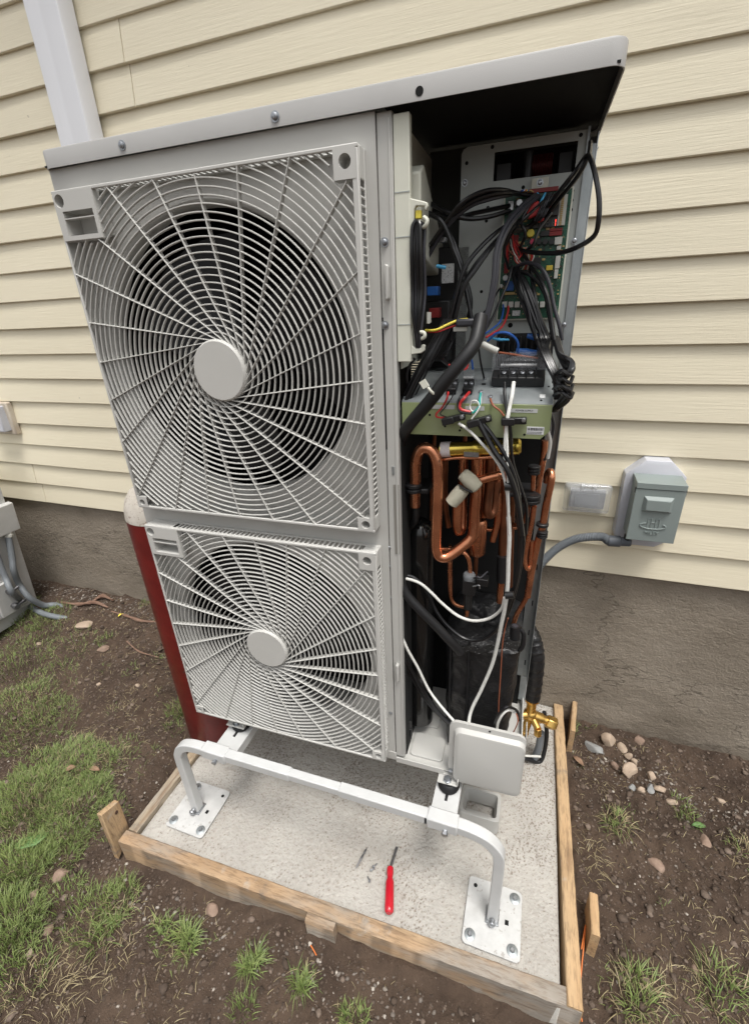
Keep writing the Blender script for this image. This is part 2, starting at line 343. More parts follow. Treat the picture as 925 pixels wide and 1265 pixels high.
V = np.stack([XX.ravel(), YY.ravel(), ZZ.ravel()], 1); nx, ny = len(xs), len(ys)
I = (np.arange(ny-1)[:, None]*nx + np.arange(nx-1)[None]).ravel()
fastmesh('ground', V, np.stack([I, I+1, I+nx+1, I+nx], 1), m_soil, kind='structure', smooth=True)

# crumbs and stones on the soil
def ico():
    t = (1+5**.5)/2; v = np.array([(-1, t, 0), (1, t, 0), (-1, -t, 0), (1, -t, 0), (0, -1, t), (0, 1, t), (0, -1, -t), (0, 1, -t), (t, 0, -1), (t, 0, 1), (-t, 0, -1), (-t, 0, 1)], float)
    f = np.array([(0, 11, 5), (0, 5, 1), (0, 1, 7), (0, 7, 10), (0, 10, 11), (1, 5, 9), (5, 11, 4), (11, 10, 2), (10, 7, 6), (7, 1, 8), (3, 9, 4), (3, 4, 2), (3, 2, 6), (3, 6, 8), (3, 8, 9), (4, 9, 5), (2, 4, 11), (6, 2, 10), (8, 6, 7), (9, 8, 1)])
    return v/np.linalg.norm(v[0]), f
IV, IF = ico()
def scatter(name, P, S, mt, flat=.6, tint=None, sink=.15):
    n = len(P); V = IV[None]*(1+rng.uniform(-.32, .32, (n, 12, 1)))*S[:, None, None]*rng.uniform(.6, 1.25, (n, 1, 3))
    V[..., 2] *= flat; a = rng.uniform(0, 6.28, n); c, s = np.cos(a)[:, None], np.sin(a)[:, None]
    X = V[..., 0]*c-V[..., 1]*s; Y = V[..., 0]*s+V[..., 1]*c; V = np.stack([X, Y, V[..., 2]], 2)
    V += P[:, None, :]; V[..., 2] += (S*flat*(.5-sink))[:, None]
    Fc = (IF[None]+12*np.arange(n)[:, None, None]).reshape(-1, 3)
    t = rng.uniform(0, 1, n)**2 if tint is None else tint
    return fastmesh(name, V.reshape(-1, 3), Fc, mt, attr=np.repeat(t, 12), kind='stuff')
def free(x, y): return ~((x > -.185) & (x < 1.255) & (y > -.30)) & (y < .69) & ~((x+.128)**2+(y-.19)**2 < .0135)
def pts(n, x0, x1, y0, y1, dens=None):
    x = rng.uniform(x0, x1, n); y = rng.uniform(y0, y1, n); k = free(x, y)
    if dens is not None: k &= rng.uniform(0, 1, n) < dens(x, y)
    x, y = x[k], y[k]; return np.stack([x, y, G(x, y)], 1)
def patch(x, y, fs=3.): return .5+.5*np.sin(fs*x+1.3*np.sin(fs*1.7*y)+1)*np.sin(fs*1.2*y+1.1*np.sin(fs*1.4*x))
P = pts(56000, -2.3, 2.0, -.8, .7); scatter('soil_crumbs', P, .0016+.0042*rng.uniform(0, 1, len(P))**3, m_clod)
P = pts(9000, -2.3, 2.0, -.8, .7, lambda x, y: .35+.65*patch(x, y)); scatter('soil_clods', P, .004+.009*rng.uniform(0, 1, len(P))**3, m_clod, .55)
P = pts(9000, -2.3, 2.0, -.8, .7, lambda x, y: .15+.5*patch(x, y, 5)); scatter('gravel_specks', P, .0014+.0035*rng.uniform(0, 1, len(P))**3, m_grav, .5)
def line_d(x, y, a, b):
    a, b = np.array(a), np.array(b); d = b-a; t = np.clip(((x-a[0])*d[0]+(y-a[1])*d[1])/(d@d), 0, 1)
    return np.hypot(x-a[0]-t*d[0], y-a[1]-t*d[1])
def grav(x, y): return np.maximum(np.exp(-(line_d(x, y, (1.33, .56), (1.95, .33))/.05)**2)*.85, (y > .55)*(x < -.3)*.8*np.exp(-((y-.64)/.10)**2)) + .35*np.exp(-(line_d(x, y, (-.15, -.37), (1.0, -.36))/.05)**2)
P = pts(60000, -2.2, 2.1, -.8, .7, lambda x, y: grav(x, y)*.75); scatter('gravel_strip', P, .0020+.0052*rng.uniform(0, 1, len(P))**2.2, m_grav, .5, tint=rng.uniform(0, 1, len(P))**3)

# ================================================================== SETTING: concrete pad
nxp, nyp = 600, 430
px_ = np.linspace(-.131, 1.186, nxp); py_ = np.linspace(-.249, .700, nyp)
X, Y = np.meshgrid(px_, py_)
n1 = fftnoise(nyp, nxp, .0022, 12, 60, 3, .8); n2 = fftnoise(nyp, nxp, .0022, 50, 170, 4); n3 = fftnoise(nyp, nxp, .0022, 2, 6, 5)
sw = fftnoise(nyp, nxp, .0022, 30, 120, 6, 2.6)                # trowel drag marks
pit = np.clip(n2-1.42+.75*np.tanh(n3*.9+(Y-.10)*4)+.25*n1, 0, 1.2)
rr = .00035*n1 + .00055*n2 + .0006*sw*sst((n3+1)/2) + .0010*n3 - .0034*pit
edge = np.minimum.reduce([X-px_[0], px_[-1]-X, Y-py_[0], .1+0*X]); Z = PZ-.006 + rr - .007*np.exp(-edge/.008)
TI = np.clip(pit*2.0+.10*np.clip(n1+.5*n2, 0, 2), 0, 1)
V = np.stack([X.ravel(), Y.ravel(), Z.ravel()], 1)
skew = lambda v: v
I = (np.arange(nyp-1)[:, None]*nxp + np.arange(nxp-1)[None]).ravel(); Fq = np.stack([I, I+1, I+nxp+1, I+nxp], 1)
bnd = list(range(nxp)) + [k*nxp+nxp-1 for k in range(1, nyp)] + [(nyp-1)*nxp+i for i in range(nxp-2, -1, -1)] + [k*nxp for k in range(nyp-2, 0, -1)]
lo = V[bnd].copy(); lo[:, 2] = -.12; nb = len(bnd); n0 = len(V); V2 = np.vstack([V, lo])
Fs = np.array([(bnd[i], n0+i, n0+(i+1) % nb, bnd[(i+1) % nb]) for i in range(nb)])
fastmesh('concrete_pad', V2, np.vstack([Fq, Fs]), m_conc, attr=np.concatenate([TI.ravel(), np.zeros(nb)]), kind='structure', smooth=True)
tag(bpy.data.objects['concrete_pad'], 'light grey rough troweled concrete slab under the heat pump')

# form lumber round the pad
form = thing('concrete_form', 'weathered lumber form boards and stakes framing the concrete pad', 'form', (.53, -.27, 0))
def board(p0, p1, t, z0, z1, mt, name='board', jag=.0006, parent=form, label=None):
    """board from p0 to p1 (x,y), thickness t to the left of the run, uneven edges"""
    p0 = np.array(p0, float); p1 = np.array(p1, float); d = p1-p0; Ln = np.linalg.norm(d); d /= Ln; nrm = np.array([-d[1], d[0]])
    n = max(4, int(Ln/.02)); mb = MB(); vs = []; fs = []
    for i in range(n+1):
        c = p0+d*Ln*i/n
        for (o, z) in ((0, z0), (0, z1-.003), (.003, z1), (t-.003, z1), (t, z1-.003), (t, z0)):
            j = rng.normal(0, jag, 2); q = c+nrm*(o+j[0]*.6); vs.append((q[0], q[1], z+(j[1] if z > z0 else 0)))
    for i in range(n):
        for k in range(6): a = i*6+k; b2 = i*6+(k+1) % 6; fs.append((a, b2, b2+6, a+6))
    fs += [tuple(range(5, -1, -1)), tuple(n*6+k for k in range(6))]
    mb.add(vs, fs); return build(mb, name, mt, parent, label=label)
board((-.172, -.290), (1.232, -.2475), .038, -.09, PZ+.006, m_woodx, label='front form board grey with cement smears')
board((1.235, -.2465), (1.219, .715), .036, -.09, PZ+.012, m_woody, label='right form board fresh orange wood')
board((-.171, .150), (-.171, -.250), .036, -.09, PZ+.006, m_woodg, label='left form board grey and weathered')
board((1.252, .700), (1.236, .545), .018, -.08, PZ+.052, m_woody, 'stake')
board((1.265, .010), (1.262, -.090), .022, -.10, PZ+.030, m_woody, 'stake')
board((.514, -.2935), (.600, -.2905), .021, -.09, PZ+.012, m_woodx, 'stake')
# corner stake leaning out
o = MB(); a = np.array([-.178, -.296, -.05]); ax = np.array([.024, .043, 0]); up = np.array([-.032, .010, .082]); nn = np.cross(ax, up); nn /= np.linalg.norm(nn)
Qs = [wx(125, 1008, -.186), wx(147, 990, -.186), wx(161, 1026, -.186), wx(147, 1062, -.186)]; o.add([q-np.array([0, 0, 0]) for q in Qs]+[q+np.array([-.020, 0, 0]) for q in Qs], [(0, 1, 2, 3), (7, 6, 5, 4), (0, 4, 5, 1), (1, 5, 6, 2), (2, 6, 7, 3), (3, 7, 4, 0)])
build(o, 'stake', m_woodz, form, bevel=.002, label='wide corner stake with a dark knot')
kn = MB(); kc = wx(144, 1004, -.1855); kn.ball(kc, (.0015, .006, .008), 8); build(kn, 'knot', mat('wood knot', (.06, .03, .02), .8), form)

# ================================================================== house wall
YW = .6827
house = thing('house_wall', 'cream vinyl sided house wall over a brown concrete foundation', 'wall', (0, .75, -.3))
mb = MB(); nxw, nzw = 520, 60
X, Z = np.meshgrid(np.linspace(-6, 6, nxw), np.linspace(-.35, .742, nzw))
Yf = .706 + .0025*np.sin(9*X+3*np.sin(4*Z))*np.sin(11*Z+2*np.sin(5*X)) + .0012*rng.normal(0, 1, X.shape)*.6 + .004*sst((.12-Z)/.1)*-1
V = np.stack([X.ravel(), Yf.ravel(), Z.ravel()], 1); I = (np.arange(nzw-1)[:, None]*nxw + np.arange(nxw-1)[None]).ravel()
o = fastmesh('foundation', V, np.stack([I, I+1, I+nxw+1, I+nxw], 1), m_stucco, smooth=True); o.parent = house; o.location = (0, -.75, .3); OFF['foundation'] = (0, .75, -.3)
mb = MB().box(-6, 6, .725, .95, -.35, 3.9); build(mb, 'wall_core', m_stucco, house)
ZB, CS = .7275, .1080
def plank(k, x0, x1, proud=0.0):
    zb = ZB+k*CS; n = max(6, int((x1-x0)/.05)); xsn = np.linspace(x0, x1, n+1)
    wv = .0010*np.sin(2.1*xsn+k*1.7)+.0006*np.sin(6.3*xsn+k*2.9); zv = .0007*np.sin(3.3*xsn+k)
    prof = [(.013, .0015), (.0125, 0), (.002, 0), (.0, .002), (.0002, .006), (.0125, CS+.004), (.0145, CS+.004), (.0145, .006)]
    vs = [(x, YW+a-proud+wv[i], zb+b+zv[i]) for i, x in enumerate(xsn) for a, b in prof]; m = len(prof)
    fs = [(i*m+j, i*m+(j+1) % m, (i+1)*m+(j+1) % m, (i+1)*m+j) for i in range(n) for j in range(m)]
    fs += [tuple(range(m-1, -1, -1)), tuple(n*m+j for j in range(m))]
    mb = MB(); mb.add(vs, fs); build(mb, 'siding_board', m_vinyl, house)
seam = {0: [-1.455], 1: [-1.475], 14: [-.338], 15: [-.345], 2: [2.6], 3: [2.55], 4: [-2.6], 5: [-2.65], 8: [2.9], 9: [2.85], 12: [-3.1], 13: [-3.0], 16: [-2.2], 17: [-2.3]}
for k in range(29):
    xsn = [-6]+seam.get(k, [])+[6]
    for i in range(len(xsn)-1): plank(k, xsn[i]+(.0009 if i else 0), xsn[i+1]-.0009, .0016 if i == 0 and len(xsn) > 2 else 0)

# roof overhang above the frame that shades the upper siding
eave = MB().box(-6, 6, .36, .72, 3.62, 3.64); build(eave, 'soffit', m_spout, house)
build(MB().box(-6, 6, .345, .360, 3.6, 3.8), 'fascia', m_spout, house); build(MB().prism([(.34, 3.8), (.9, 4.05), (.9, 4.4), (.34, 3.82)], -6, 6, 'x'), 'roof', m_stucco, house)
# downspout
ds = thing('downspout', 'white corrugated rain downspout on the siding behind the unit', 'downspout', (-.555, .62, .5))
x0, x1 = -.628, -.487; prof = []
wd = x1-x0; front = .612; back = .672
pr = [(x0, back), (x0, front+.012), (x0+.006, front+.002)]
for a, b in ((.30, .0), (.42, .0035), (.50, .0035), (.62, .0)): pr.append((x0+wd*a, front+b))
pr += [(x1-.006, front+.002), (x1, front+.012), (x1, back)]
build(MB().prism(pr, .45, 3.9, 'z'), 'pipe', m_spout, ds, bevel=.0015)
for z in (1.55, 2.95): build(MB().box(x0-.006, x1+.006, front-.004, back+.012, z, z+.03), 'strap', m_spout, ds, bevel=.002)

# ================================================================== THE HEAT PUMP (unit coordinates: x right, y back, z up)
W, D, HT = 1.05, .325, 1.925
ZBASE = .400
hp = thing('heat_pump', 'tall grey two fan heat pump with its right service panel removed showing wiring and copper', 'heat pump', (0, 0, ZBASE), UY)
def part(mb, name, mt, par=None, **k): return build(mb, name, mt, par or hp, **k)
def rrect(x0, x1, z0, z1, r, n=5):
    out = []
    for cx, cz, a0 in ((x1-r, z1-r, 0), (x0+r, z1-r, 90), (x0+r, z0+r, 180), (x1-r, z0+r, 270)):
        for i in range(n+1): a = math.radians(a0+90*i/n); out.append((cx+r*math.cos(a), cz+r*math.sin(a)))
    return out
# --- lid
mb = MB()
lx0, lx1, ly0, ly1, lz0, lz1 = -.006, 1.053, -.010, .340, 1.8935, 1.925
def loop(ins, z, r=.022): return [(x, y, z) for x, y in rrect(lx0+ins, lx1-ins, ly0+ins, ly1-ins, max(r-ins, .003), 5)]
loops = [loop(.002, lz0), loop(0, lz0), loop(0, lz1-.004), loop(.0012, lz1-.0012), loop(.004, lz1), loop(.05, lz1+.002)]
vs = sum(loops, []); n = len(loops[0])
fs = [(k*n+i, k*n+(i+1) % n, (k+1)*n+(i+1) % n, (k+1)*n+i) for k in range(len(loops)-1) for i in range(n)] + [tuple((len(loops)-1)*n+i for i in range(n))]
mb.add(vs, fs); inner = loop(.002, lz1-.004); m0 = len(mb.v); mb.add(inner + loop(.002, lz0), [(i, (i+1) % n, n+(i+1) % n, n+i) for i in range(n)] + [tuple(range(n))])
lid = part(mb, 'lid', m_lid)
part(MB().box(.70, 1.0495, .002, .3365, lz1-.014, lz1-.0045), 'foam_lining', m_foam_and_gap_shade, lid)
part(MB().box(.0, 1.045, -.0078, -.0012, 1.8962, 1.899), 'gap_shade', m_foam_and_gap_shade, lid)  # black strip painting the shade in the gap behind the lid lip
def screw(x, z, y, par, r=.0065, name='screw'):
    m = MB(); m.lathe([(0, r*1.25), (.25, r*1.25), (.25, r*.85), (.8, r*.8), (1, r*.5)], (x, y, z), (x, y-.0055, z), 14)
    m.box(x-r*.5, x+r*.5, y-.006, y-.0053, z-.0007, z+.0007); m.box(x-.0007, x+.0007, y-.0062, y-.0053, z-r*.5, z+r*.5)
    return build(m, name, m_bolt, par)
for px, py in ((151, 179), (340, 143.5)):
    p = uy(px, py, ly0); screw(p[0], p[2], ly0, lid)
p = uy(518, 112, ly0); hole = MB().cyl((p[0], ly0+.003, p[2]), (p[0], ly0-.0006, p[2]), .0062, n=16); build(hole, 'screw_hole', m_void, lid)

# --- body shell
FZ0, FZ1 = .425, 1.894
def holed(mb, x0, x1, z0, z1, cx, cz, r, y, n=96):
    vs = []; 
    for i in range(n):
        a = 2*math.pi*i/n; c, s = math.cos(a), math.sin(a)
        t = min((x1-cx)/c if c > 1e-9 else 1e9, (x0-cx)/c if c < -1e-9 else 1e9, (z1-cz)/s if s > 1e-9 else 1e9, (z0-cz)/s if s < -1e-9 else 1e9)
        vs += [(cx+r*c, y, cz+r*s), (cx+t*c, y, cz+t*s)]
    fs = [(2*i, 2*i+1, (2*i+3) % (2*n), (2*i+2) % (2*n)) for i in range(n)]
    k = len(vs); vs += [(x1, y, z1), (x0, y, z1), (x0, y, z0), (x1, y, z0)]
    for q, (X_, Z_) in enumerate(((x1, z1), (x0, z1), (x0, z0), (x1, z0))):       # corner triangles
        a = math.atan2(Z_-cz, X_-cx) % (2*math.pi); i = int(a/(2*math.pi)*n); fs.append((2*i+1, k+q, (2*i+3) % (2*n)))
    mb.add(vs, fs)
HUB = [(.3555, 1.505), (.3500, .770)]; ORI = [(.342, 1.512), (.345, .775)]
mb = MB(); holed(mb, .0, .697, 1.138, FZ1, *ORI[0], .300, 0.0); holed(mb, .0, .697, FZ0, 1.138, *ORI[1], .300, 0.0)
mb.box(0, .0012, .0005, .03, FZ0, FZ1); mb.box(.6958, .697, .0005, .012, FZ0, FZ1); mb.box(0, .697, .0005, .02, FZ0, FZ0+.001)
fp = part(mb, 'front_panel', m_paint)
for cx, cz in ORI:                                            # bell mouths
    m = MB(); m.lathe([(0, .3002), (.06, .2965), (.2, .2930), (.5, .2910), (1, .2905)], (cx, 0, cz), (cx, .036, cz), 96, cap=False); build(m, 'bell_mouth', m_paint, fp)
    g = MB()
# grooved vertical edge strips beside the fan panel
part(MB().box(.6985, .7243, .003, .024, .412, 1.893), 'front_post', m_paint, bevel=.0015)
post = bpy.data.objects['front_post']
part(MB().box(.7175, .7215, .0012, .003, .43, 1.885), 'post_rib', m_paint, post, bevel=.0008)
for px, py in ((475, 299), (475.5, 401.5), (483, 880)): p = uy(px, py, .003); screw(p[0], p[2], .003, post, .0062)
for px, py in ((480, 677), (480, 700), (481, 739), (480.5, 843)):
    p = uy(px, py, .0025); m = MB().lathe([(0, .0055), (1, .0045), (1, .0028), (.2, .0025)], (p[0], .003, p[2]), (p[0], .0005, p[2]), 12); build(m, 'rivet', m_bolt, post)
m = MB(); a = uy(472.5, 392, .003); b = uy(474, 555, .003); m.box(a[0]-.0012, a[0]+.0014, .0022, .0035, b[2], a[2]); build(m, 'slot', m_void, post); m = MB(); a = uy(477, 765, .003); b = uy(477.5, 808, .003); m.box(a[0]-.0012, a[0]+.0014, .0022, .0035, b[2], a[2]); build(m, 'slot', m_void, post)
m = MB()
for z in (uy(476, 349, .003)[2], uy(478, 826, .003)[2]):
    m.prism([(.7085, z-.030), (.7085, z+.030), (.7095, z+.030)][:2]+[(.7155, z+.026), (.7155, z-.026)], -.010, .003)
build(m, 'hook_tab', m_paint, post, bevel=.002)
a = uy(478, 598, .002); b = uy(486, 684, .002); m = MB().box(.7115, .7232, .0015, .0035, b[2], a[2]); build(m, 'recess_strip', mat('primer grey strip', (.20, .19, .17), .6), post)
m = MB().box(.709, .7145, .0018, .0035, uy(478, 586, .002)[2], uy(478, 576, .002)[2]); build(m, 'square_hole', m_zinc, post)
# left side, back coil, inner liners
m = MB().box(0, .0012, .031, D, .41, 1.893).box(0, .06, D-.0012, D, .41, 1.893); part(m, 'side_panel', m_paint)
m = MB()
for z in np.arange(.44, 1.88, .006): m.box(.03, .70, D-.03, D-.006, z, z+.0012)
part(m, 'condenser_coil', m_fin, smooth=False)
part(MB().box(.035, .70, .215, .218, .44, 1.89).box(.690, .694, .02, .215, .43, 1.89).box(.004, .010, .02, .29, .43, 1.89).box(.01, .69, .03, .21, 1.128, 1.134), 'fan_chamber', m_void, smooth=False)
for (cx, cz) in ORI:                                          # axial fans at rest
    m = MB(); m.lathe([(0, .03), (.05, .062), (.9, .064), (1, .05)], (cx, .055, cz), (cx, .13, cz), 28)
    fan = part(m, 'fan', m_black)
    for k in range(3):
        vs = []; NB = 9; NR = 7
        for j in range(NR):
            r = .06+(.262-.06)*j/(NR-1); span = math.radians(62+16*math.sin(j/(NR-1)*2.4)); a0 = math.radians(120*k+25-18*j/(NR-1))
            for i in range(NB):
                t = i/(NB-1); a = a0+span*(t-.5); yy = .125-.062*t-.010*math.sin(t*3.14)*(1) ; vs.append((cx+r*math.cos(a), yy, cz+r*math.sin(a)))
        n0 = len(vs); vs += [(x, y+.004, z) for x, y, z in vs]
        fs = []
        for j in range(NR-1):
            for i in range(NB-1):
                a = j*NB+i; fs += [(a, a+1, a+NB+1, a+NB), (n0+a, n0+a+NB, n0+a+NB+1, n0+a+1)]
        rim = [i for i in range(NB)]+[j*NB+NB-1 for j in range(1, NR)]+[(NR-1)*NB+i for i in range(NB-2, -1, -1)]+[j*NB for j in range(NR-2, 0, -1)]
        fs += [(rim[i], rim[(i+1) % len(rim)], n0+rim[(i+1) % len(rim)], n0+rim[i]) for i in range(len(rim))]
        mm = MB(); mm.add(vs, fs); build(mm, 'fan_blade', m_fin if False else mat('dark fan blade', (.013, .013, .014), .4) if k == 0 and cz > 1 else bpy.data.materials['dark fan blade'], fan)

# --- fan guards
def guard(idx, zt, zb):
    X0, X1 = .0340, .6795; hx, hz = HUB[idx]; yf = -.0413; wl = .0075
    m = MB()
    # frame: front rails, side walls with slots
    rings_ = m; m = MB()
    for a in ((X0, X1, zt-.0062, zt), (X0, X1, zb, zb+.0065), (X0, X0+.005, zb+.0065, zt-.0062), (X1-.0105, X1, zb+.0065, zt-.0062)): m.box(a[0], a[1], yf, yf+.006, a[2], a[3])
    y0, y1 = yf+.006, .0
    t = .0032
    m.box(X0, X0+t, y0, y1, zb, zt); m.box(X0+t, X1-t, y0, y1, zb, zb+t)
    # slotted right wall
    sy0, sy1 = -.0320, -.0090
    m.box(X1-t, X1, y0, sy0, zb, zt); m.box(X1-t, X1, sy1, y1, zb, zt)
    zs0, zs1 = zb+.035, zt-.045; m.box(X1-t, X1, sy0, sy1, zb, zs0); m.box(X1-t, X1, sy0, sy1, zs1, zt)
    ns = 50; pit = (zs1-zs0)/ns
    for i in range(1, ns): m.box(X1-t, X1-.0002, sy0, sy1, zs0+i*pit-.0021, zs0+i*pit+.0021)
    # slotted top wall
    m.box(X0+t, X1-t, y0, sy0, zt-t, zt); m.box(X0+t, X1-t, sy1, y1, zt-t, zt)
    xs0, xs1 = X0+.085, X1-.035; m.box(X0+t, xs0, sy0, sy1, zt-t, zt); m.box(xs1, X1-t, sy0, sy1, zt-t, zt)
    ns = 42; pit = (xs1-xs0)/ns
    for i in range(1, ns): m.box(xs0+i*pit-.0024, xs0+i*pit+.0024, sy0, sy1, zt-t, zt-.0002)
    frame_ = m; m = rings_
    # rings and spokes, clipped to the frame and to the corner plates
    hx0, hx1, hz0 = X0, X0+.104, zt-.086
    bosses = [(X1-.042, X1-.0036, zt-.046, zt-.0036), (X0+.0036, X0+.034, zb+.0036, zb+.032), (X1-.038, X1-.0036, zb+.0036, zb+.034), (hx0+.0036, hx1, hz0, zt-.0036)]
    def ok(x, z):
        if not (X0+.003 < x < X1-.003 and zb+.003 < z < zt-.003): return False
        return not any(a+.001 < x < b-.001 and c+.001 < z < d-.001 for a, b, c, d in bosses)
    def strip(P, w, ya, yb, closed=False):
        P = np.array(P); Tn = np.gradient(P, axis=0); Tn /= np.linalg.norm(Tn, axis=1)[:, None]; Nn = np.stack([-Tn[:, 1], Tn[:, 0]], 1)
        vs = []
        for p, q in zip(P, Nn):
            A = p+q*w/2; B = p-q*w/2; A2 = p+q*w*.28; B2 = p-q*w*.28
            vs += [(A2[0], ya, A2[1]), (A[0], ya+.0012, A[1]), (A[0], yb, A[1]), (B[0], yb, B[1]), (B[0], ya+.0012, B[1]), (B2[0], ya, B2[1])]
        fs = [(i*6+k, i*6+(k+1) % 6, (i+1)*6+(k+1) % 6, (i+1)*6+k) for i in range(len(P)-1) for k in range(6)]
        fs += [tuple(range(5, -1, -1)), tuple((len(P)-1)*6+k for k in range(6))]
        m.add(vs, fs)
    k = 1
    while True:
        r = .0625+.01275*k; k += 1
        if r > .52: break
        n = int(90+r*260); run = []
        for i in range(n+1):
            a = 2*math.pi*i/n-math.pi/2; x, z = hx+r*math.cos(a), hz+r*math.sin(a)
            if ok(x, z): run.append((x, z))
            else:
                if len(run) > 2: strip(run, .0026, yf+.0018, yf+.0070)
                run = []
        if len(run) > 2: strip(run, .0026, yf+.0018, yf+.0070)
    for j in range(24):
        ph = math.radians(7.1+15*j); r0 = .058; run = []
        for r in np.concatenate([np.linspace(.0595, .1, 5), np.linspace(.11, .52, 90)]):
            th = ph-math.asin(min(1, r0/r))*(1.0); x, z = hx+r*math.cos(th), hz+r*math.sin(th)
            if ok(x, z): run.append((x, z))
            elif len(run) > 2: break
        if len(run) > 2: strip(run, .0020, yf+.0002, yf+.0118)
    # corner bosses with screw wells
    def well(cx, cz, bx, r=.0115):
        pl = []; n = 20
        vs = []
        for yy in (yf-.0008, yf+.012):
            pass
        x0, x1, z0, z1 = bx; holed(m, x0, x1, z0, z1, cx, cz, r, yf-.0006, 24)
        m.lathe([(0, r), (1, r*.8)], (cx, yf-.0006, cz), (cx, yf+.026, cz), 24, cap=False); m.lathe([(0, r*.8), (1, .001)], (cx, yf+.026, cz), (cx, yf+.0262, cz), 24, cap=False)
        return
    well(X1-.022, zt-.022, bosses[0], .0105); well(X0+.017, zb+.016, bosses[1], .008); well(X1-.020, zb+.018, bosses[2], .0095)
    for b in bosses[:3]:
        x0, x1, z0, z1 = b
        m.box(x0, x0+.0025, yf-.0003, yf+.02, z0, z1); m.box(x0+.0025, x1, yf-.0003, yf+.02, z0, z0+.0025); m.box(x0+.0025, x1, yf-.0003, yf+.02, z1-.0025, z1)
    # handle plate with window and bar
    wx0, wx1, wz0, wz1 = X0+.018, X0+.095, zt-.078, zt-.036
    holed(m, hx0+.0036, wx0+.018, wz1, zt-.0036, X0+.0165, zt-.018, .0115, yf-.0006, 24); m.lathe([(0, .0115), (1, .009)], (X0+.0165, yf-.0006, zt-.018), (X0+.0165, yf+.026, zt-.018), 24, cap=False)
    m.box(wx0+.018, hx1, yf-.0006, yf+.002, wz1, zt-.0036); m.box(hx0+.0036, wx0, yf-.0006, yf+.002, hz0, wz1); m.box(wx1, hx1, yf-.0006, yf+.002, hz0, wz1); m.box(wx0, wx1, yf-.0006, yf+.002, hz0, wz0)
    m.box(wx0-.002, wx0, yf+.002, -.002, wz0, wz1).box(wx1, wx1+.002, yf+.002, -.002, wz0, wz1).box(wx0, wx1, yf+.002, -.002, wz0-.002, wz0).box(wx0, wx1, yf+.002, -.002, wz1, wz1+.002)
    m.box(wx0, wx1, yf, yf+.012, wz1-.0135, wz1-.0115); m.box(hx1-.0015, hx1, yf+.002, yf+.016, hz0, zt-.002); m.box(hx0, hx1-.0015, yf+.002, yf+.016, hz0-.0015, hz0)
    g = part(m, 'fan_guard', m_grille, smooth=False, label='upper square fan guard with spiral spokes' if idx == 0 else 'lower square fan guard with spiral spokes')
    build(frame_, 'guard_frame', m_grille, g, bevel=.0016)
    c = MB(); c.lathe([(0, .0630), (.55, .0630), (.9, .0610), (1, .0585)], (hx, yf+.016, hz), (hx, yf-.0055, hz), 64); build(c, 'hub_cap', m_grille, g)
    b = MB().box(wx0, wx1, -.004, -.0015, wz0-.002, wz1); build(b, 'handle_recess', m_grille, g)
guard(0, 1.8475, 1.1640); guard(1, 1.1130, .4310)
# shielding strip at the panel foot
part(MB().box(0, .697, -.0015, .0005, .405, .428), 'base_skirt', m_paint, bevel=.001)

# --- base pan
m = MB().box(.004, 1.046, .002, D-.002, .400, .404).box(.700, .84, -.004, .000, .392, .412).box(.004, .7, .000, .003, .395, .4249)
m.box(.004, 1.046, D-.004, D, .404, .44).box(1.043, 1.047, .03, D-.004, .404, .44)
for a in ((.735, .83, .02, .10), (.74, .80, .13, .22)): m.prism(rrect(*a, .01), .404, .411, 'z')
part(m, 'base_pan', m_paint, bevel=.0012)
# --- front cover of the service bay (pipe cover)
m = MB(); cx0, cx1, cz0, cz1, cy0, cy1 = .852, 1.046, .412, .612, -.036, .002
pr = rrect(cx0, cx1, cz0, cz1, .022)
L1 = [(x, cy1, z) for x, z in pr]; L2 = [(x, -.006, z) for x, z in pr]
pr2 = rrect(cx0+.016, cx1, cz0, cz1-.016, .022); L3 = [(x, -.0080, z) for x, z in rrect(cx0+.013, cx1, cz0-.012, cz1-.014, .020)]; L4 = [(x, -.0175, z) for x, z in rrect(cx0+.015, cx1, cz0-.012, cz1-.018, .020)]; L5 = [(x, -.0205, z) for x, z in rrect(cx0+.0165, cx1-.0015, cz0-.0105, cz1-.0195, .019)]; L6 = [(x, -.022, z) for x, z in rrect(cx0+.020, cx1-.005, cz0-.007, cz1-.023, .017)]
n = len(L1); vs = L1+L2+L3+L4+L5+L6; fs = [(k*n+i, k*n+(i+1) % n, (k+1)*n+(i+1) % n, (k+1)*n+i) for k in range(5) for i in range(n)] + [tuple(5*n+i for i in range(n))]
m.add(vs, fs); m.box(cx1-.0015, cx1+.0005, .003, .055, cz0+.01, cz1-.012)
pc = part(m, 'pipe_cover', m_paint)
build(MB().cyl((cx0+.008, -.0075, cz0+.012), (cx0+.008, -.0115, cz0+.012), .0055, n=10), 'screw', m_bolt, pc)
build(MB().cyl((.955, -.001, cz1-.006), (.955, -.0075, cz1-.006), .003, n=10), 'hole', m_void, pc)
build(MB().box(cx0+.0135, cx0+.0165, -.013, -.0095, .455, .485), 'slot', m_void, pc)

# --- rear corner column on the right
m = MB().box(1.018, 1.050, .296, .299, .53, 1.893).box(1.0475, 1.050, .262, .296, .53, 1.893).box(1.030, 1.050, .294, .296, .43, .53)
rc = part(m, 'rear_post', m_zinc, bevel=.0008)
for py in (745, 782, 820, 700): z = uy(655, py, .295)[2]; build(MB().box(1.036, 1.039, .2945, .2965, z-.009, z+.009), 'slot', m_void, rc)
for px, py in ((747, 163),): build(MB().ball((1.049, .30, 1.875), .006, 8), 'screw', m_bolt, rc)
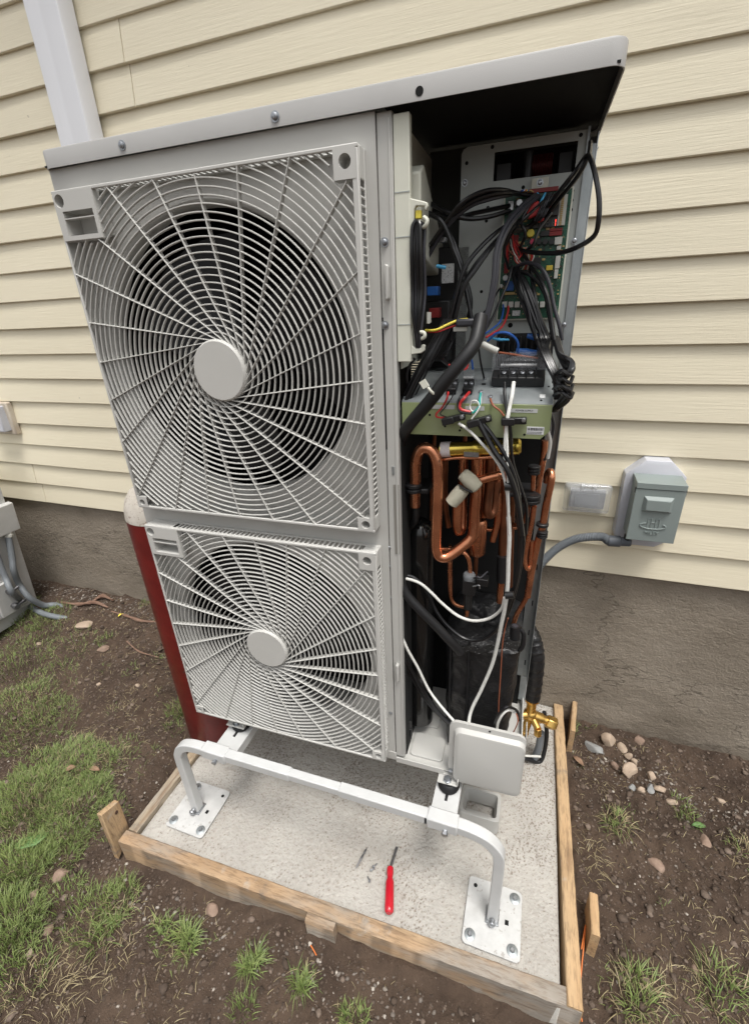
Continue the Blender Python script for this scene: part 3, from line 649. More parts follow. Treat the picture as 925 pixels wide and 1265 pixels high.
# inner dark liner walls of the service bay
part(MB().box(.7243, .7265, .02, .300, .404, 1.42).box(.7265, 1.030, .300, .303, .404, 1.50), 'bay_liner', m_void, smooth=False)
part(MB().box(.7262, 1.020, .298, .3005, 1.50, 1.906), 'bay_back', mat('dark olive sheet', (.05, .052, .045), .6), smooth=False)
part(MB().box(.7268, .7290, .024, .297, 1.50, 1.893), 'bay_partition', m_ivory)
m = MB().prism([(.03, 1.70), (.03, 1.815), (.055, 1.830), (.25, 1.73), (.25, 1.66)], .7292, .765, 'x'); part(m, 'duct_cover', m_ivory, bevel=.003)

# --- ivory cable guide with hooks at the front left edge of the bay
m = MB(); zA, zB = 1.888, uy(487, 447, .004)[2]
m.box(.7255, .7523, .004, .020, zB, zA)
cgd = part(m, 'cable_guide', m_ivory, bevel=.0015)
m = MB()
for py in (237.5, 293, 401):
    z = uy(490, py, .004)[2]; m.box(.7258, .7520, .0033, .0042, z-.0008, z+.0008)
build(m, 'guide_joint', m_plate, cgd)
K8 = crop(460, 200, 925/190)
def gp(x, y, Y): return uy(460+x/4.87, 200+y/4.87, Y)
def hookshape(pts, name, Y=.006, th=.010):
    pp = [gp(x, y, Y) for x, y in pts]; m = MB().prism([(p[0], p[2]) for p in pp], Y, Y+th); return build(m, name, m_ivory, cgd, bevel=.0015)
hookshape([(210, 205), (225, 215), (300, 232), (328, 240), (334, 262), (322, 290), (312, 284), (312, 262), (262, 262), (252, 280), (250, 350), (225, 400), (212, 440)], 'hook')
hookshape([(212, 995), (238, 1010), (240, 1105), (258, 1122), (288, 1120), (296, 1098), (314, 1102), (312, 1135), (292, 1150), (250, 1155), (222, 1160), (214, 1200)], 'hook')
m = MB().tube([gp(308, 330, .004), gp(328, 350, .002), gp(322, 378, .002), gp(306, 392, .006)], .0035, 8); m.tube([gp(286, 1020, .004), gp(312, 1030, .002), gp(312, 1052, .002), gp(294, 1062, .006)], .0035, 8)
build(m, 'hook_tip', m_ivory, cgd, kind='stuff')
m = MB(); p = gp(276, 315, .012); m.box(p[0]-.005, p[0]+.005, .010, .02, p[2]-.006, p[2]+.006); build(m, 'clip', m_yellow, cgd, bevel=.001)

# --- control plate (stepped sheet), window, holes
YP = .20
def up(x, y, Y, K=KA): px, py = K(x, y); return uy(px, py, Y)
pp = [up(x, y, YP) for x, y in ((262, 925), (266, 600), (280, 260), (288, 215), (312, 190), (500, 160), (764, 120), (762, 240), (728, 500), (690, 925))]
pp = [(p[0], p[2]) for p in pp]; pp[0] = (pp[0][0], 1.40); pp[-1] = (1.0285, 1.40); pp[-2] = (1.0285, 1.62)
pp[-3] = (1.0285, 1.80); pp[-4] = (1.0285, pp[-4][1])
wn = [up(x, y, YP) for x, y in ((404, 206), (722, 166), (712, 284), (392, 318))]; wx0, wx1 = wn[0][0], wn[1][0]; wz1, wz0 = (wn[0][2]+wn[1][2])/2, (wn[2][2]+wn[3][2])/2
# plate = pieces around the window
xl = min(p[0] for p in pp); zt = max(p[1] for p in pp)
m = MB()
m.prism([(xl, 1.40), (1.0285, 1.40), (1.0285, wz0), (xl, wz0)], YP, YP+.002)
m.prism([(xl, wz0), (wx0, wz0), (wx0, wz1), (xl, wz1)], YP, YP+.002)
m.prism([(wx1, wz0), (1.0285, wz0), (1.0285, wz1), (wx1, wz1)], YP, YP+.002)
m.prism([(xl, wz1), (1.0285, wz1), (1.0285, zt), (xl+.011, zt), (xl+.0035, zt-.0035), (xl, zt-.010)], YP, YP+.002)
cp = part(m, 'control_plate', m_plate)
m = MB().box(1.0290, 1.0305, YP+.001, .245, 1.40, 1.885).box(1.0305, 1.0460, .243, .245, 1.40, 1.87).box(1.0265, 1.0300, YP-.004, YP+.001, 1.40, 1.885); build(m, 'side_flange', m_zinc, cp)
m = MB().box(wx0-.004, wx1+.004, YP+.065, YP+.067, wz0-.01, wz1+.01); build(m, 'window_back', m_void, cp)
m = MB()
cxw = (wx0+wx1)/2
for i in range(12): m.tube([(cxw-.004+i*.0032, YP+.03, wz0+.006), (cxw-.004+i*.0032, YP+.022, (wz0+wz1)/2), (cxw-.004+i*.0032, YP+.03, wz1-.006)], .0014, 6, 3)
build(m, 'choke_winding', m_coilw, cp)
m = MB().box(wx0+.004, wx0+.03, YP+.02, YP+.05, wz0, wz0+.03).box(wx1-.028, wx1-.006, YP+.02, YP+.05, wz0+.004, wz1-.01); m.cyl((cxw-.012, YP+.025, wz0), (cxw-.012, YP+.025, wz1), .009, n=12); build(m, 'choke_core', m_black, cp, kind='stuff')
m = MB()
for x, y in ((395, 188), (732, 142), (512, 342), (378, 420), (385, 385), (353, 740), (463, 868), (700, 355), (697, 392), (694, 428), (648, 775), (642, 815), (372, 470), (297, 250), (300, 780), (275, 700)):
    p = up(x, y, YP-.0005); m.cyl((p[0], YP+.001, p[2]), (p[0], YP-.0005, p[2]), .0032 if (x, y) != (463, 868) else .005, n=12)
build(m, 'punched_hole', m_void, cp)
for x, y in ((290, 326), (722, 545), (680, 866)): p = up(x, y, YP); screw(min(p[0], 1.026), p[2], YP, cp, .005)

# --- printed circuit board
YB = YP-.014
pc4 = [up(x, y, YB) for x, y in ((449, 378), (702, 341), (412, 838), (640, 846))]
bx0, bx1 = (pc4[0][0]+pc4[2][0])/2, (pc4[1][0]+pc4[3][0])/2; bz1, bz0 = (pc4[0][2]+pc4[1][2])/2, (pc4[2][2]+pc4[3][2])/2
m = MB().box(bx0-.003, bx1+.003, YB+.002, YB+.006, bz0-.003, bz1+.003); tray = build(m, 'board_tray', m_ivory, hp, bevel=.001)
pcb = part(MB().box(bx0, bx1, YB, YB+.0016, bz0, bz1), 'circuit_board', m_pcb)
def ub(u, v): return bx0+(bx1-bx0)*u, bz1-(bz1-bz0)*v
def uvA(x, y): p = up(x, y, YB-.004); return (p[0]-bx0)/(bx1-bx0), (bz1-p[2])/(bz1-bz0)
def comp(u, v, w_, h_, d, mt, name, bev=.0004, y0=None):
    x, z = ub(u, v); w2, h2 = w_*(bx1-bx0)/2, h_*(bz1-bz0)/2; y0 = YB-.0002 if y0 is None else y0
    return build(MB().box(x-w2, x+w2, y0-d, y0, z-h2, z+h2), name, mt, pcb, bevel=bev)
def compA(x0, y0, x1, y1, d, mt, name, **k):
    u, v = uvA((x0+x1)/2, (y0+y1)/2); a = uvA(x0, (y0+y1)/2); b = uvA(x1, (y0+y1)/2); c = uvA((x0+x1)/2, y0); e = uvA((x0+x1)/2, y1)
    return comp(u, v, abs(b[0]-a[0]), abs(e[1]-c[1]), d, mt, name, **k)
m_compw = mat('white connector', (.50, .50, .46), .5); m_compr = mat('dark red connector', (.20, .015, .015), .45); m_ic = mat('black chip', (.02, .02, .02), .4); m_cap = mat('aluminium can', (.45, .46, .47), .3, .7); m_tan = mat('tan component', (.42, .30, .12), .5)
cn = compA(646, 372, 676, 488, .006, m_compw, 'connector')
m = MB(); 
for i in range(14): x, z = ub(*uvA(664-i*.9, 380+i*8)); m.box(x-.0022, x+.0022, YB-.0075, YB-.006, z-.0011, z+.0011)
build(m, 'connector_pin', m_tan, cn)
for a in ((500, 345, 645, 362, .004, m_compr, 'fuse_strip'), (455, 395, 475, 430, .006, m_cap, 'relay'), (480, 390, 512, 415, .006, m_ic, 'relay'), (598, 400, 648, 452, .012, m_ic, 'relay'),
          (455, 440, 480, 470, .005, m_ic, 'chip'), (612, 498, 662, 508, .004, m_compr, 'dip_switch'), (612, 510, 660, 526, .005, m_compr, 'dip_switch'), (632, 532, 660, 560, .006, m_compw, 'connector'),
          (634, 604, 652, 652, .006, m_compw, 'connector'), (630, 655, 644, 690, .006, m_compw, 'connector'), (640, 565, 656, 580, .004, m_compw, 'connector'),
          (600, 640, 624, 658, .005, mat('yellow component', (.60, .46, .06), .4), 'coil'), (578, 508, 612, 528, .005, m_ic, 'chip'), (532, 610, 578, 655, .002, m_ic, 'chip'), (560, 670, 600, 700, .002, m_ic, 'chip'),
          (446, 700, 476, 736, .010, m_bluec, 'capacitor'), (432, 742, 480, 752, .004, m_tan, 'resistor_bank'), (470, 812, 500, 832, .002, m_label, 'label'), (515, 590, 548, 600, .004, m_compw, 'connector'), (470, 525, 492, 600, .004, m_compr, 'connector'), (442, 560, 458, 670, .003, m_compr, 'connector')):
    compA(*a[:6], a[6])
for i in range(8): compA(432+i*24, 778, 450+i*24, 800, .007, m_compw if i < 4 or i == 6 else m_cap, 'spade_terminal')
for x, y, r in ((498, 402, .006), (445, 688, .0055), (515, 706, .006), (540, 518, .007), (622, 762, .004)):
    xx, zz = ub(*uvA(x, y)); build(MB().lathe([(0, r), (.85, r), (1, r*.85)], (xx, YB, zz), (xx, YB-.010, zz), 16), 'can_capacitor', m_cap if r != .007 else m_yellow, pcb)
for i in range(4): xx, zz = ub(*uvA(548+i*24, 550)); build(MB().lathe([(0, .0048), (1, .0048)], (xx, YB, zz), (xx, YB-.009, zz), 14), 'push_button', m_ic if i else mat('pink button', (.5, .04, .10), .4), pcb)
# small passives
m = MB(); m2 = MB()
for i in range(420):
    u, v = random.random()*.94+.03, random.random()*.94+.03; x, z = ub(u, v); a, b = random.choice(((.0011, .0006), (.0006, .0011), (.0018, .0012), (.0009, .0009), (.0028, .0018)))
    (m if i % 3 else m2).box(x-a, x+a, YB-.0016, YB-.0001, z-b, z+b)
build(m, 'small_resistors', m_ic, pcb, smooth=False, kind='stuff'); build(m2, 'small_capacitors', m_tan, pcb, smooth=False, kind='stuff')
# four digit display, the last one lit as 1
dsp = compA(548, 455, 642, 496, .005, m_ic, 'digit_display')
m = MB(); mr = MB(); SEG = {'a': (0, 1), 'b': (1, .5), 'c': (1, -.5), 'd': (0, -1), 'e': (-1, -.5), 'f': (-1, .5), 'g': (0, 0)}
for i in range(4):
    xx, zz = ub(*uvA(560+i*23, 477)); s = .0036
    for q, (a, b) in SEG.items():
        lit = i == 3 and q in 'bc'; T = mr if lit else m; hor = q in 'adg'; cx, cz = xx+a*s*.8, zz+b*s*1.5
        T.box(cx-(s*.6 if hor else .0005), cx+(s*.6 if hor else .0005), YB-.0057, YB-.0052, cz-(.0005 if hor else s*.62), cz+(.0005 if hor else s*.62))
build(m, 'unlit_segment', m_segoff, dsp, smooth=False); build(mr, 'lit_segment', m_ledred, dsp, smooth=False)
m = MB(); p = up(576, 328, YP-.002); m.box(p[0]-.015, p[0]+.015, YP-.010, YP-.0005, p[2]-.009, p[2]+.008); br = build(m, 'board_bracket', m_ivory, cp, bevel=.001); screw(p[0], p[2], YP-.010, br, .005)

# --- clutter of the inverter section behind the cables on the left
inv = part(MB().box(.735, .83, .20, .29, 1.47, 1.72).box(.74, .80, .14, .20, 1.50, 1.62), 'inverter_module', m_black, bevel=.003)
p = up(228, 670, .135); build(MB().box(p[0]-.014, p[0]+.010, .137, .1395, p[2]-.017, p[2]+.017), 'paper_label', m_label, inv)
p = up(176, 738, .13); build(MB().box(p[0]-.012, p[0]+.010, .11, .135, p[2]-.008, p[2]+.008), 'connector', m_bluec, inv, bevel=.001)
p = up(180, 820, .13); build(MB().box(p[0]-.010, p[0]+.010, .11, .135, p[2]-.009, p[2]+.009), 'connector', m_compr, inv, bevel=.001)
p = up(205, 545, .13); build(MB().box(p[0]-.008, p[0]+.008, .115, .135, p[2]-.004, p[2]+.004), 'connector', m_cap, inv, bevel=.001)
for x, y in ((200, 645), (90, 355)): p = up(x, y, .10); build(MB().tube([p+np.array([-.009, 0, .002]), p+np.array([.009, 0, -.002])], .0032, 8), 'crimp_sleeve', m_sky, inv)
p = up(150, 840, .05); build(MB().tube([p+np.array([0, 0, .010]), p+np.array([0, 0, -.010])], .0032, 8), 'connector', m_compw, inv)
p = up(272, 882, .06); build(MB().box(p[0]-.012, p[0]+.014, .052, .066, p[2]-.004, p[2]+.004), 'connector', m_compw, inv, bevel=.001)
# heat sink and reactor above the terminal shelf
m = MB(); 
for i in range(10): m.box(.90+i*.011, .902+i*.011, .15, .20, 1.485, 1.545)
m.box(.895, 1.01, .195, .199, 1.48, 1.55); part(m, 'heat_sink', m_black)
for (x, y, mt, r) in ((690, 60, m_bluec, .007), (640, 125, m_bluec, .008), (520, 68, m_sky, .003)):
    p = up(x, y, .13, KB); part(MB().tube([p+np.array([-.02, 0, .004]), p, p+np.array([.02, 0, -.001])], [r*.6, r, r*.6], 10), 'insulated_terminal', mt)

# --- terminal shelf
sy0, sy1 = .020, .120
fA = [up(x, y, sy0, KB) for x, y in ((120, 478), (735, 515), (135, 338), (757, 365))]
zf0 = (fA[0][2]+fA[1][2])/2; zf1 = (fA[2][2]+fA[3][2])/2; zb1 = (uy(520, 458, sy1)[2]+uy(685, 463, sy1)[2])/2; sx0, sx1 = .7285, 1.0130
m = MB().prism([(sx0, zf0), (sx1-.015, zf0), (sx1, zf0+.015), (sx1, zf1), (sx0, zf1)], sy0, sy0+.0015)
sh = part(m, 'terminal_shelf', m_zinc_lawn, bevel=.0006)
m = MB(); m.add([(sx0, sy0+.0005, zf1), (sx1, sy0+.0005, zf1), (sx1, sy1, zb1), (sx0, sy1, zb1), (sx0, sy0+.0005, zf1+.0015), (sx1, sy0+.0005, zf1+.0015), (sx1, sy1, zb1+.0015), (sx0, sy1, zb1+.0015)],
              [(0, 1, 2, 3), (4, 5, 6, 7), (0, 1, 5, 4), (1, 2, 6, 5), (2, 3, 7, 6), (3, 0, 4, 7)]); build(m, 'shelf_top', m_zinc, sh)
build(MB().box(sx0, sx1, sy1, .20, zb1-.002, zb1), 'shelf_rear', m_zinc, sh)
def st(x, y, dz=0, K=KB):                                    # point on the sloping shelf top below a crop pixel
    px, py = K(x, y); lo, hi = sy0, sy1
    for _ in range(30):
        mid = (lo+hi)/2; p = uy(px, py, mid); zz = zf1+(zb1-zf1)*(mid-sy0)/(sy1-sy0)
        if p[2] > zz: lo = mid
        else: hi = mid
    return np.array([p[0], p[1], zf1+(zb1-zf1)*(p[1]-sy0)/(sy1-sy0)+dz])
SL = np.array([0, sy1-sy0, zb1-zf1]); SL /= np.linalg.norm(SL); SN = np.array([0, -SL[2], SL[1]]); SX = np.array([1., 0, 0])
def sbox(c, w_, l_, h, lift=.0018): return MB().obox(np.asarray(c)+SN*(h/2+lift), SX*w_/2, SL*l_/2, SN*h/2)
def sscrew(c, lift, r=.0042, par=None, name='terminal_screw'):
    c = np.asarray(c)+SN*lift; mm = MB(); mm.lathe([(0, r), (.8, r), (1, r*.8)], c, c+SN*.004, 12); cc = c+SN*.004; mm.obox(cc, SX*r*.75, SL*.0005, SN*.0004); mm.obox(cc, SX*.0005, SL*r*.75, SN*.0004); return build(mm, name, m_bolt, par or sh)
cA = st(602, 262); tb = build(sbox(cA, .098, .030, .020), 'terminal_block', m_black, sh, bevel=.0015)
cB = st(604, 225); build(MB().obox(cB+SN*.030, SX*.051, SL*.017, SN*.012), 'clear_cover', m_clear, tb, bevel=.0015)
c = st(602, 232)+SN*.026; build(MB().obox(c, SX*.034, SL*.003, SN*.0012), 'label_strip', m_label, tb)
for x in (540, 580, 620, 657): sscrew(st(x, 262), .022, .0048, tb)
m = MB(); 
for x in (520, 560, 600, 638, 677): m.obox(st(x, 266)+SN*.024, SX*.0010, SL*.012, SN*.006)
build(m, 'barrier', m_black, tb)
for (xa, xb) in ((290, 342), (360, 412)):
    cm_ = (xa+xb)/2; b = build(sbox(st(cm_, 292), .019, .036, .013), 'small_terminal_block', m_black, sh, bevel=.001)
    build(MB().obox(st(cm_+2, 250)+SN*.018, SX*.0105, SL*.010, SN*.008), 'clear_cover', m_clear, b, bevel=.001)
    build(MB().obox(st(cm_, 268)+SN*.0165, SX*.0095, SL*.0022, SN*.0014), 'label_strip', m_label, b)
    for x in (cm_-12, cm_+12): sscrew(st(x, 293), .0145, .0038, b)
sscrew(st(440, 303), .001, .0045); sscrew(st(482, 325), .001, .0042); sscrew(st(456, 244), .001, .0042)
build(sbox(st(453, 268), .008, .005, .0006), 'square_slot', m_void, sh)
build(sbox(st(711, 322), .010, .012, .0004), 'sticker', m_label, sh)
def fpt(x, y, Y=sy0): return up(x, y, Y, KB)
def flabel(x0, y0, x1, y1, mt=m_label, name='label', d=.0006):
    a = fpt(x0, (y0+y1)/2); b = fpt(x1, (y0+y1)/2); c = fpt((x0+x1)/2, y0); e = fpt((x0+x1)/2, y1)
    return build(MB().box(a[0], b[0], sy0-d, sy0-.0001, e[2], c[2]), name, mt, sh)
m_plainlab = mat('grey label', (.42, .43, .42), .6)
lb = flabel(573, 373, 690, 390, m_plainlab); p = fpt(631, 381); m_ink = mat('dark ink', (.03, .03, .03), .6)
text('POWER SUPPLY', .0045, m_ink, sh, (p[0], sy0-.0008, p[2]), (1, 0, 0), (0, 0, 1), .0001)
flabel(218, 356, 326, 374, m_plainlab); flabel(372, 362, 456, 380, m_plainlab)
bc = flabel(642, 452, 718, 486, mat('white sticker', (.62, .63, .64), .5)); a = fpt(646, 458); b = fpt(714, 470); m = MB()
xx = a[0]
while xx < b[0]: wv = random.choice((.0004, .0007, .0010)); m.box(xx, xx+wv, sy0-.0009, sy0-.0006, b[2], a[2]+.001); xx += wv+random.choice((.0004, .0008))
for k in range(2): 
    xx = a[0]
    while xx < b[0]-.003: wv = random.choice((.001, .0016)); m.box(xx, xx+wv, sy0-.0009, sy0-.0006, b[2]-.0028*(k+1)-.0008, b[2]-.0028*(k+1)+.0006); xx += wv+.0006
build(m, 'barcode', m_ink, bc, smooth=False)
m = MB()
for x, y in ((216, 400), (283, 450), (348, 468), (632, 487), (355, 455), (705, 340), (738, 279)):
    if y > 340: p = fpt(x, y); m.cyl((p[0], sy0+.001, p[2]), (p[0], sy0-.0004, p[2]), .0024, n=10)
    else: q = st(x, y, .0015); m.cyl(q, q+SN*.0006, .0022, n=10)
build(m, 'punched_hole', m_void, sh)
def clamp(x0, y0, x1, y1, sx, sy_):
    a = fpt(x0, y0, .008); b = fpt(x1, y1, .008); d = b-a; L = np.linalg.norm(d); d /= L; n_ = np.array([-d[2], 0, d[0]])
    mm = MB().obox((a+b)/2, d*L/2, n_*.0062, np.array([0, .007, 0])); mm.obox(a*.72+b*.28+np.array([0, -.006, 0]), d*L*.26, n_*.0068, np.array([0, .009, 0]))
    c = build(mm, 'cable_clamp', m_black, sh, bevel=.0018); s = fpt(sx, sy_, .001); m3 = MB().lathe([(0, .0042), (.7, .0042), (1, .003)], (s[0], .001, s[2]), (s[0], -.004, s[2]), 12); build(m3, 'screw', m_bolt, c)
clamp(272, 428, 372, 405, 357, 408); clamp(382, 440, 487, 412, 472, 416); clamp(530, 425, 642, 425, 628, 422)

# --- copper and refrigerant parts
def tubeK(pts, r, mt, name, K, n=12, sm=6, par=None, label=None, **k):
    P = [up(x, y, Y, K) for x, y, Y in pts]; mm = MB().tube(P, r, n, sm, **k); return part(mm, name, mt, par, label=label)
m = MB(); a = up(195, 118, .055, KF); b = up(665, 98, .055, KF)
gv = part(MB().lathe([(0, .010), (.02, .0155), (.12, .0160), (.14, .0150), (.42, .0150), (.44, .0170), (.5, .0170), (.52, .0150), (.85, .0150), (.87, .0175), (.97, .0175), (1, .012)], a, b, 24), 'reversing_valve', m_gold)
build(MB().lathe([(0, .0165), (1, .0165)], a+(b-a)*.03, a+(b-a)*.15, 20), 'valve_label', mat('white paper label', (.62, .58, .58), .6, spots=(700, .58, (.5, .05, .06), .7)), gv)
build(MB().box(a[0]+.055, a[0]+.085, .036, .040, a[2]-.006, a[2]+.004), 'bracket', m_bolt, gv); build(MB().box(b[0]-.04, b[0]-.022, .036, .042, b[2]-.01, b[2]+.006), 'bracket', m_bolt, gv)
tubeK([(a_, b_, Y) for a_, b_, Y in ((200, 178, .05), (300, 165, .045), (400, 165, .045), (500, 160, .05))], .0035, m_copper, 'capillary_tube', KF)
tubeK([(58, 440, .060), (58, 370, .058), (60, 290, .055), (62, 190, .05), (85, 125, .045), (122, 108, .042), (160, 130, .04), (184, 190, .038), (190, 270, .036), (186, 400, .036), (180, 560, .036), (178, 660, .036), (190, 718, .036), (225, 735, .038),
       (270, 715, .045), (330, 670, .055), (375, 630, .062), (393, 585, .066), (398, 480, .068), (405, 390, .07), (412, 240, .075), (414, 165, .075)], .0124, m_copper, 'suction_pipe', KF, 16, label='thick copper pipe bent in a tall loop')
tubeK([(300, 380, .052), (298, 470, .052), (298, 545, .054), (308, 585, .062), (325, 560, .075), (330, 440, .085), (333, 300, .09), (335, 165, .09)], .0110, m_copper, 'return_bend', KF, 16)
tubeK([(380, 305, .055), (440, 290, .055), (500, 272, .058), (555, 262, .062), (600, 262, .075)], .0092, m_copper, 'cross_pipe', KF, 14)
tubeK([(492, 165, .09), (485, 300, .09), (475, 400, .088), (470, 470, .085), (490, 490, .095), (512, 440, .105), (520, 300, .11)], .0098, m_copperd, 'hairpin_pipe', KF, 14)
tubeK([(440, 165, .12), (432, 300, .12), (428, 500, .12)], .0045, m_copperd, 'thin_pipe', KF, 10)
mm = MB(); a = up(418, 508, .11, KF); b = up(408, 722, .11, KF); mm.lathe([(0, .006), (.03, .018), (.09, .0215), (.90, .0215), (.97, .017), (1, .008)], a, b, 28); part(mm, 'filter_drier', m_copper)
tubeK([(408, 715, .11), (405, 780, .11), (400, 850, .11)], .0055, m_copperd, 'drier_outlet_pipe', KF)
tubeK([(565, 250, .14), (568, 400, .14), (562, 560, .14), (556, 735, .14)], .0100, m_copperd, 'riser_pipe', KF, 14)
tubeK([(556, 725, .132), (552, 870, .132)], .0125, m_rubber, 'pipe_sleeve', KF, 14)
tubeK([(552, 860, .14), (545, 925, .14), (540, 990, .14)], .0085, m_copper, 'riser_pipe', KF, 14)
tubeK([(152, 300, .12), (150, 520, .12)], .0045, m_copperd, 'thin_pipe', KF)
tubeK([(165, 100, .13), (170, 30, .13)], .005, m_copperd, 'thin_pipe', KF); tubeK([(340, 90, .13), (345, 20, .13)], .005, m_copperd, 'thin_pipe', KF)
tubeK([(262, 740, .10), (262, 850, .10), (262, 960, .10)], .0046, m_copper, 'thin_pipe', KF)
tubeK([(305, 120, .10), (302, 200, .10), (303, 300, .10), (315, 365, .10), (350, 388, .10), (372, 392, .105)], .0046, m_copper, 'thin_pipe', KC)
tubeK([(205, 685, .07), (260, 688, .08), (320, 700, .08), (350, 720, .08), (368, 760, .08), (375, 835, .08)], .0052, m_copper, 'thin_pipe', KF, label='thin copper pipe into the expansion valve')
tubeK([(385, 350, .08), (378, 430, .08)], .0055, m_copper, 'thin_pipe', KC)
tubeK([(455, 160, .10), (452, 260, .10), (450, 380, .10), (452, 500, .105)], .0085, m_copper, 'riser_pipe', KF, 14)
tubeK([(232, 170, .14), (228, 300, .14), (232, 450, .14), (250, 560, .14)], .0075, m_copperd, 'riser_pipe', KF, 12)
tubeK([(520, 160, .13), (530, 330, .13), (528, 520, .13), (500, 640, .13)], .0080, m_copper, 'riser_pipe', KF, 12)
tubeK([(610, 200, .16), (612, 420, .16), (606, 640, .16), (600, 900, .16)], .0070, m_copperd, 'riser_pipe', KF, 12)
tubeK([(440, 560, .16), (480, 575, .16), (560, 570, .16), (640, 560, .16)], .0060, m_copper, 'cross_pipe', KF, 10)
# right hand pipes
tubeK([(800, 65, .18), (796, 120, .18), (785, 200, .18), (765, 300, .18), (755, 380, .18)], .0074, m_copper, 'right_pipe', KF)
tubeK([(690, 700, .1), (835, 300, .135), ][0:0] + [(810, 300, .16), (815, 258, .15), (832, 243, .14), (838, 275, .13), (830, 330, .13), (805, 440, .13), (785, 560, .13), (760, 640, .13), (735, 760, .13), (715, 870, .13), (700, 960, .13)], .0080, m_copper, 'right_pipe', KF, 14, label='bright copper pipe hooked over at the top right')
tubeK([(740, 440, .12), (725, 540, .12), (700, 650, .12), (686, 740, .12), (692, 790, .12), (708, 800, .125), (722, 770, .13)], .0055, m_copper, 'right_pipe', KF)
tubeK([(706, 440, .13), (690, 510, .13), (660, 540, .14), (620, 550, .15)], .0055, m_copperd, 'right_pipe', KF)
tubeK([(735, 260, .13), (730, 350, .13)], .0050, m_copper, 'right_pipe', KF)
tubeK([(665, 100, .13), (655, 240, .13), (650, 330, .13), (600, 420, .13), (583, 470, .13)], .0060, m_copper, 'right_pipe', KC, label='copper pipe dropping behind the black jacket')
def rings(x, y, Y, r, hgt, K, cnt=2, name='pipe_damper'):
    c = up(x, y, Y, K); mm = MB()
    for i in range(cnt): zz = c[2]-hgt/2+hgt*(i+.5)/cnt; q = hgt/cnt*.42; mm.lathe([(0, r*.86), (.2, r), (.8, r), (1, r*.86)], (c[0], c[1], zz-q), (c[0], c[1], zz+q), 20)
    mm.cyl((c[0], c[1], c[2]-hgt/2), (c[0], c[1], c[2]+hgt/2), r*.8, n=16); return part(mm, name, m_rubber)
rings(50, 333, .055, .0185, .022, KF); rings(738, 232, .12, .013, .020, KF, 3); rings(722, 395, .12, .020, .022, KF, 2); rings(785, 600, .125, .012, .018, KF, 3); rings(785, 545, .13, .014, .010, KF, 1)
m = MB(); a = up(660, 345, .15, KF); m.prism([(a[0]-.03, a[1]-.04), (a[0]+.03, a[1]-.03), (a[0]+.035, a[1]+.04), (a[0]-.03, a[1]+.04)], a[2]-.006, a[2]+.004, 'z'); part(m, 'rubber_plate', m_rubber, bevel=.003)
m = MB(); a = up(120, 330, .08, KF); m.prism([(a[0]-.03, .05), (a[0]+.012, .055), (a[0]+.012, .13), (a[0]-.03, .13)], a[2]-.008, a[2]+.004, 'z'); part(m, 'rubber_plate', m_rubber, bevel=.003)
# foam pads strapped round the bend
for (x0, y0, x1, y1) in ((338, 262, 408, 330), (330, 345, 268, 420)):
    a = up(x0, y0, .043, KF); b = up(x1, y1, .040, KF); mm = MB(); c = (a+b)/2; d = (b-a); L = np.linalg.norm(d); d /= L; q = np.cross(d, [0, 1, 0]); 
    if (x0, y0) == (338, 262): mm.lathe([(0, .010), (.06, .0140), (.5, .0165), (.94, .0140), (1, .010)], a-q*.000-d*.006, b+d*.006, 18)
    else: mm.lathe([(0, .010), (.06, .0150), (.5, .0165), (.94, .0150), (1, .010)], a-d*.004, b+d*.004, 18)
    part(mm, 'foam_pad', m_foam)
a = up(310, 322, .030, KF); b = up(385, 360, .030, KF); part(MB().tube([a, (a+b)/2+np.array([0, -.002, -.001]), b], .0025, 8), 'strap', m_black)
# expansion valve with coil
a = up(368, 832, .075, KF); m = MB().lathe([(0, .014), (.3, .0145), (.8, .0145), (1, .012)], a-np.array([0, 0, .012]), a+np.array([0, 0, .004]), 20); part(m, 'valve_coil', mat('grey valve coil', (.16, .17, .18), .5))
m = MB().box(a[0]-.014, a[0]+.016, a[1]-.012, a[1]+.02, a[2]-.052, a[2]-.012).box(a[0]+.016, a[0]+.045, a[1]-.006, a[1]+.02, a[2]-.025, a[2]-.006).cyl(a-np.array([0, 0, .10]), a-np.array([0, 0, .05]), .010, n=14); part(m, 'expansion_valve', m_black, bevel=.002)
tubeK([(410, 265, .06), (425, 258, .05), (440, 262, .05), (470, 235, .06)], .0022, m_wiregrey, 'valve_wire', KC); tubeK([(405, 300, .055), (432, 296, .05), (436, 310, .05)], .0016, m_bolt, 'spring_clip', KC)
rings(400, 870, .11, .014, .016, KF, 2)
# accumulators
c = up(165, 60, .11, KC); ztop = c[2]; cx, cy = c[0]+.002, .125
m = MB().lathe([(0, .030), (.012, .0385), (.935, .0385), (.955, .0368), (.972, .032), (.985, .025), (.994, .016), (1, .010)], (cx, cy, .440), (cx, cy, ztop+.030), 36); part(m, 'accumulator', mat('gloss black enamel', (.008, .008, .008), .2, coat=.3))
q = up(58, 470, .060, KF); part(MB().tube([(cx-.018, cy-.03, ztop+.02), (q[0], .065, q[2]-.02), (q[0], .060, q[2]+.03)], .0085, 12), 'pipe_sleeve', m_rubber)
m = MB().cyl((cx-.018, .060, .425), (cx-.018, .060, .50), .007, n=12).box(cx-.026, cx-.010, .052, .066, .44, .47); part(m, 'support_strap', m_black, bevel=.001)
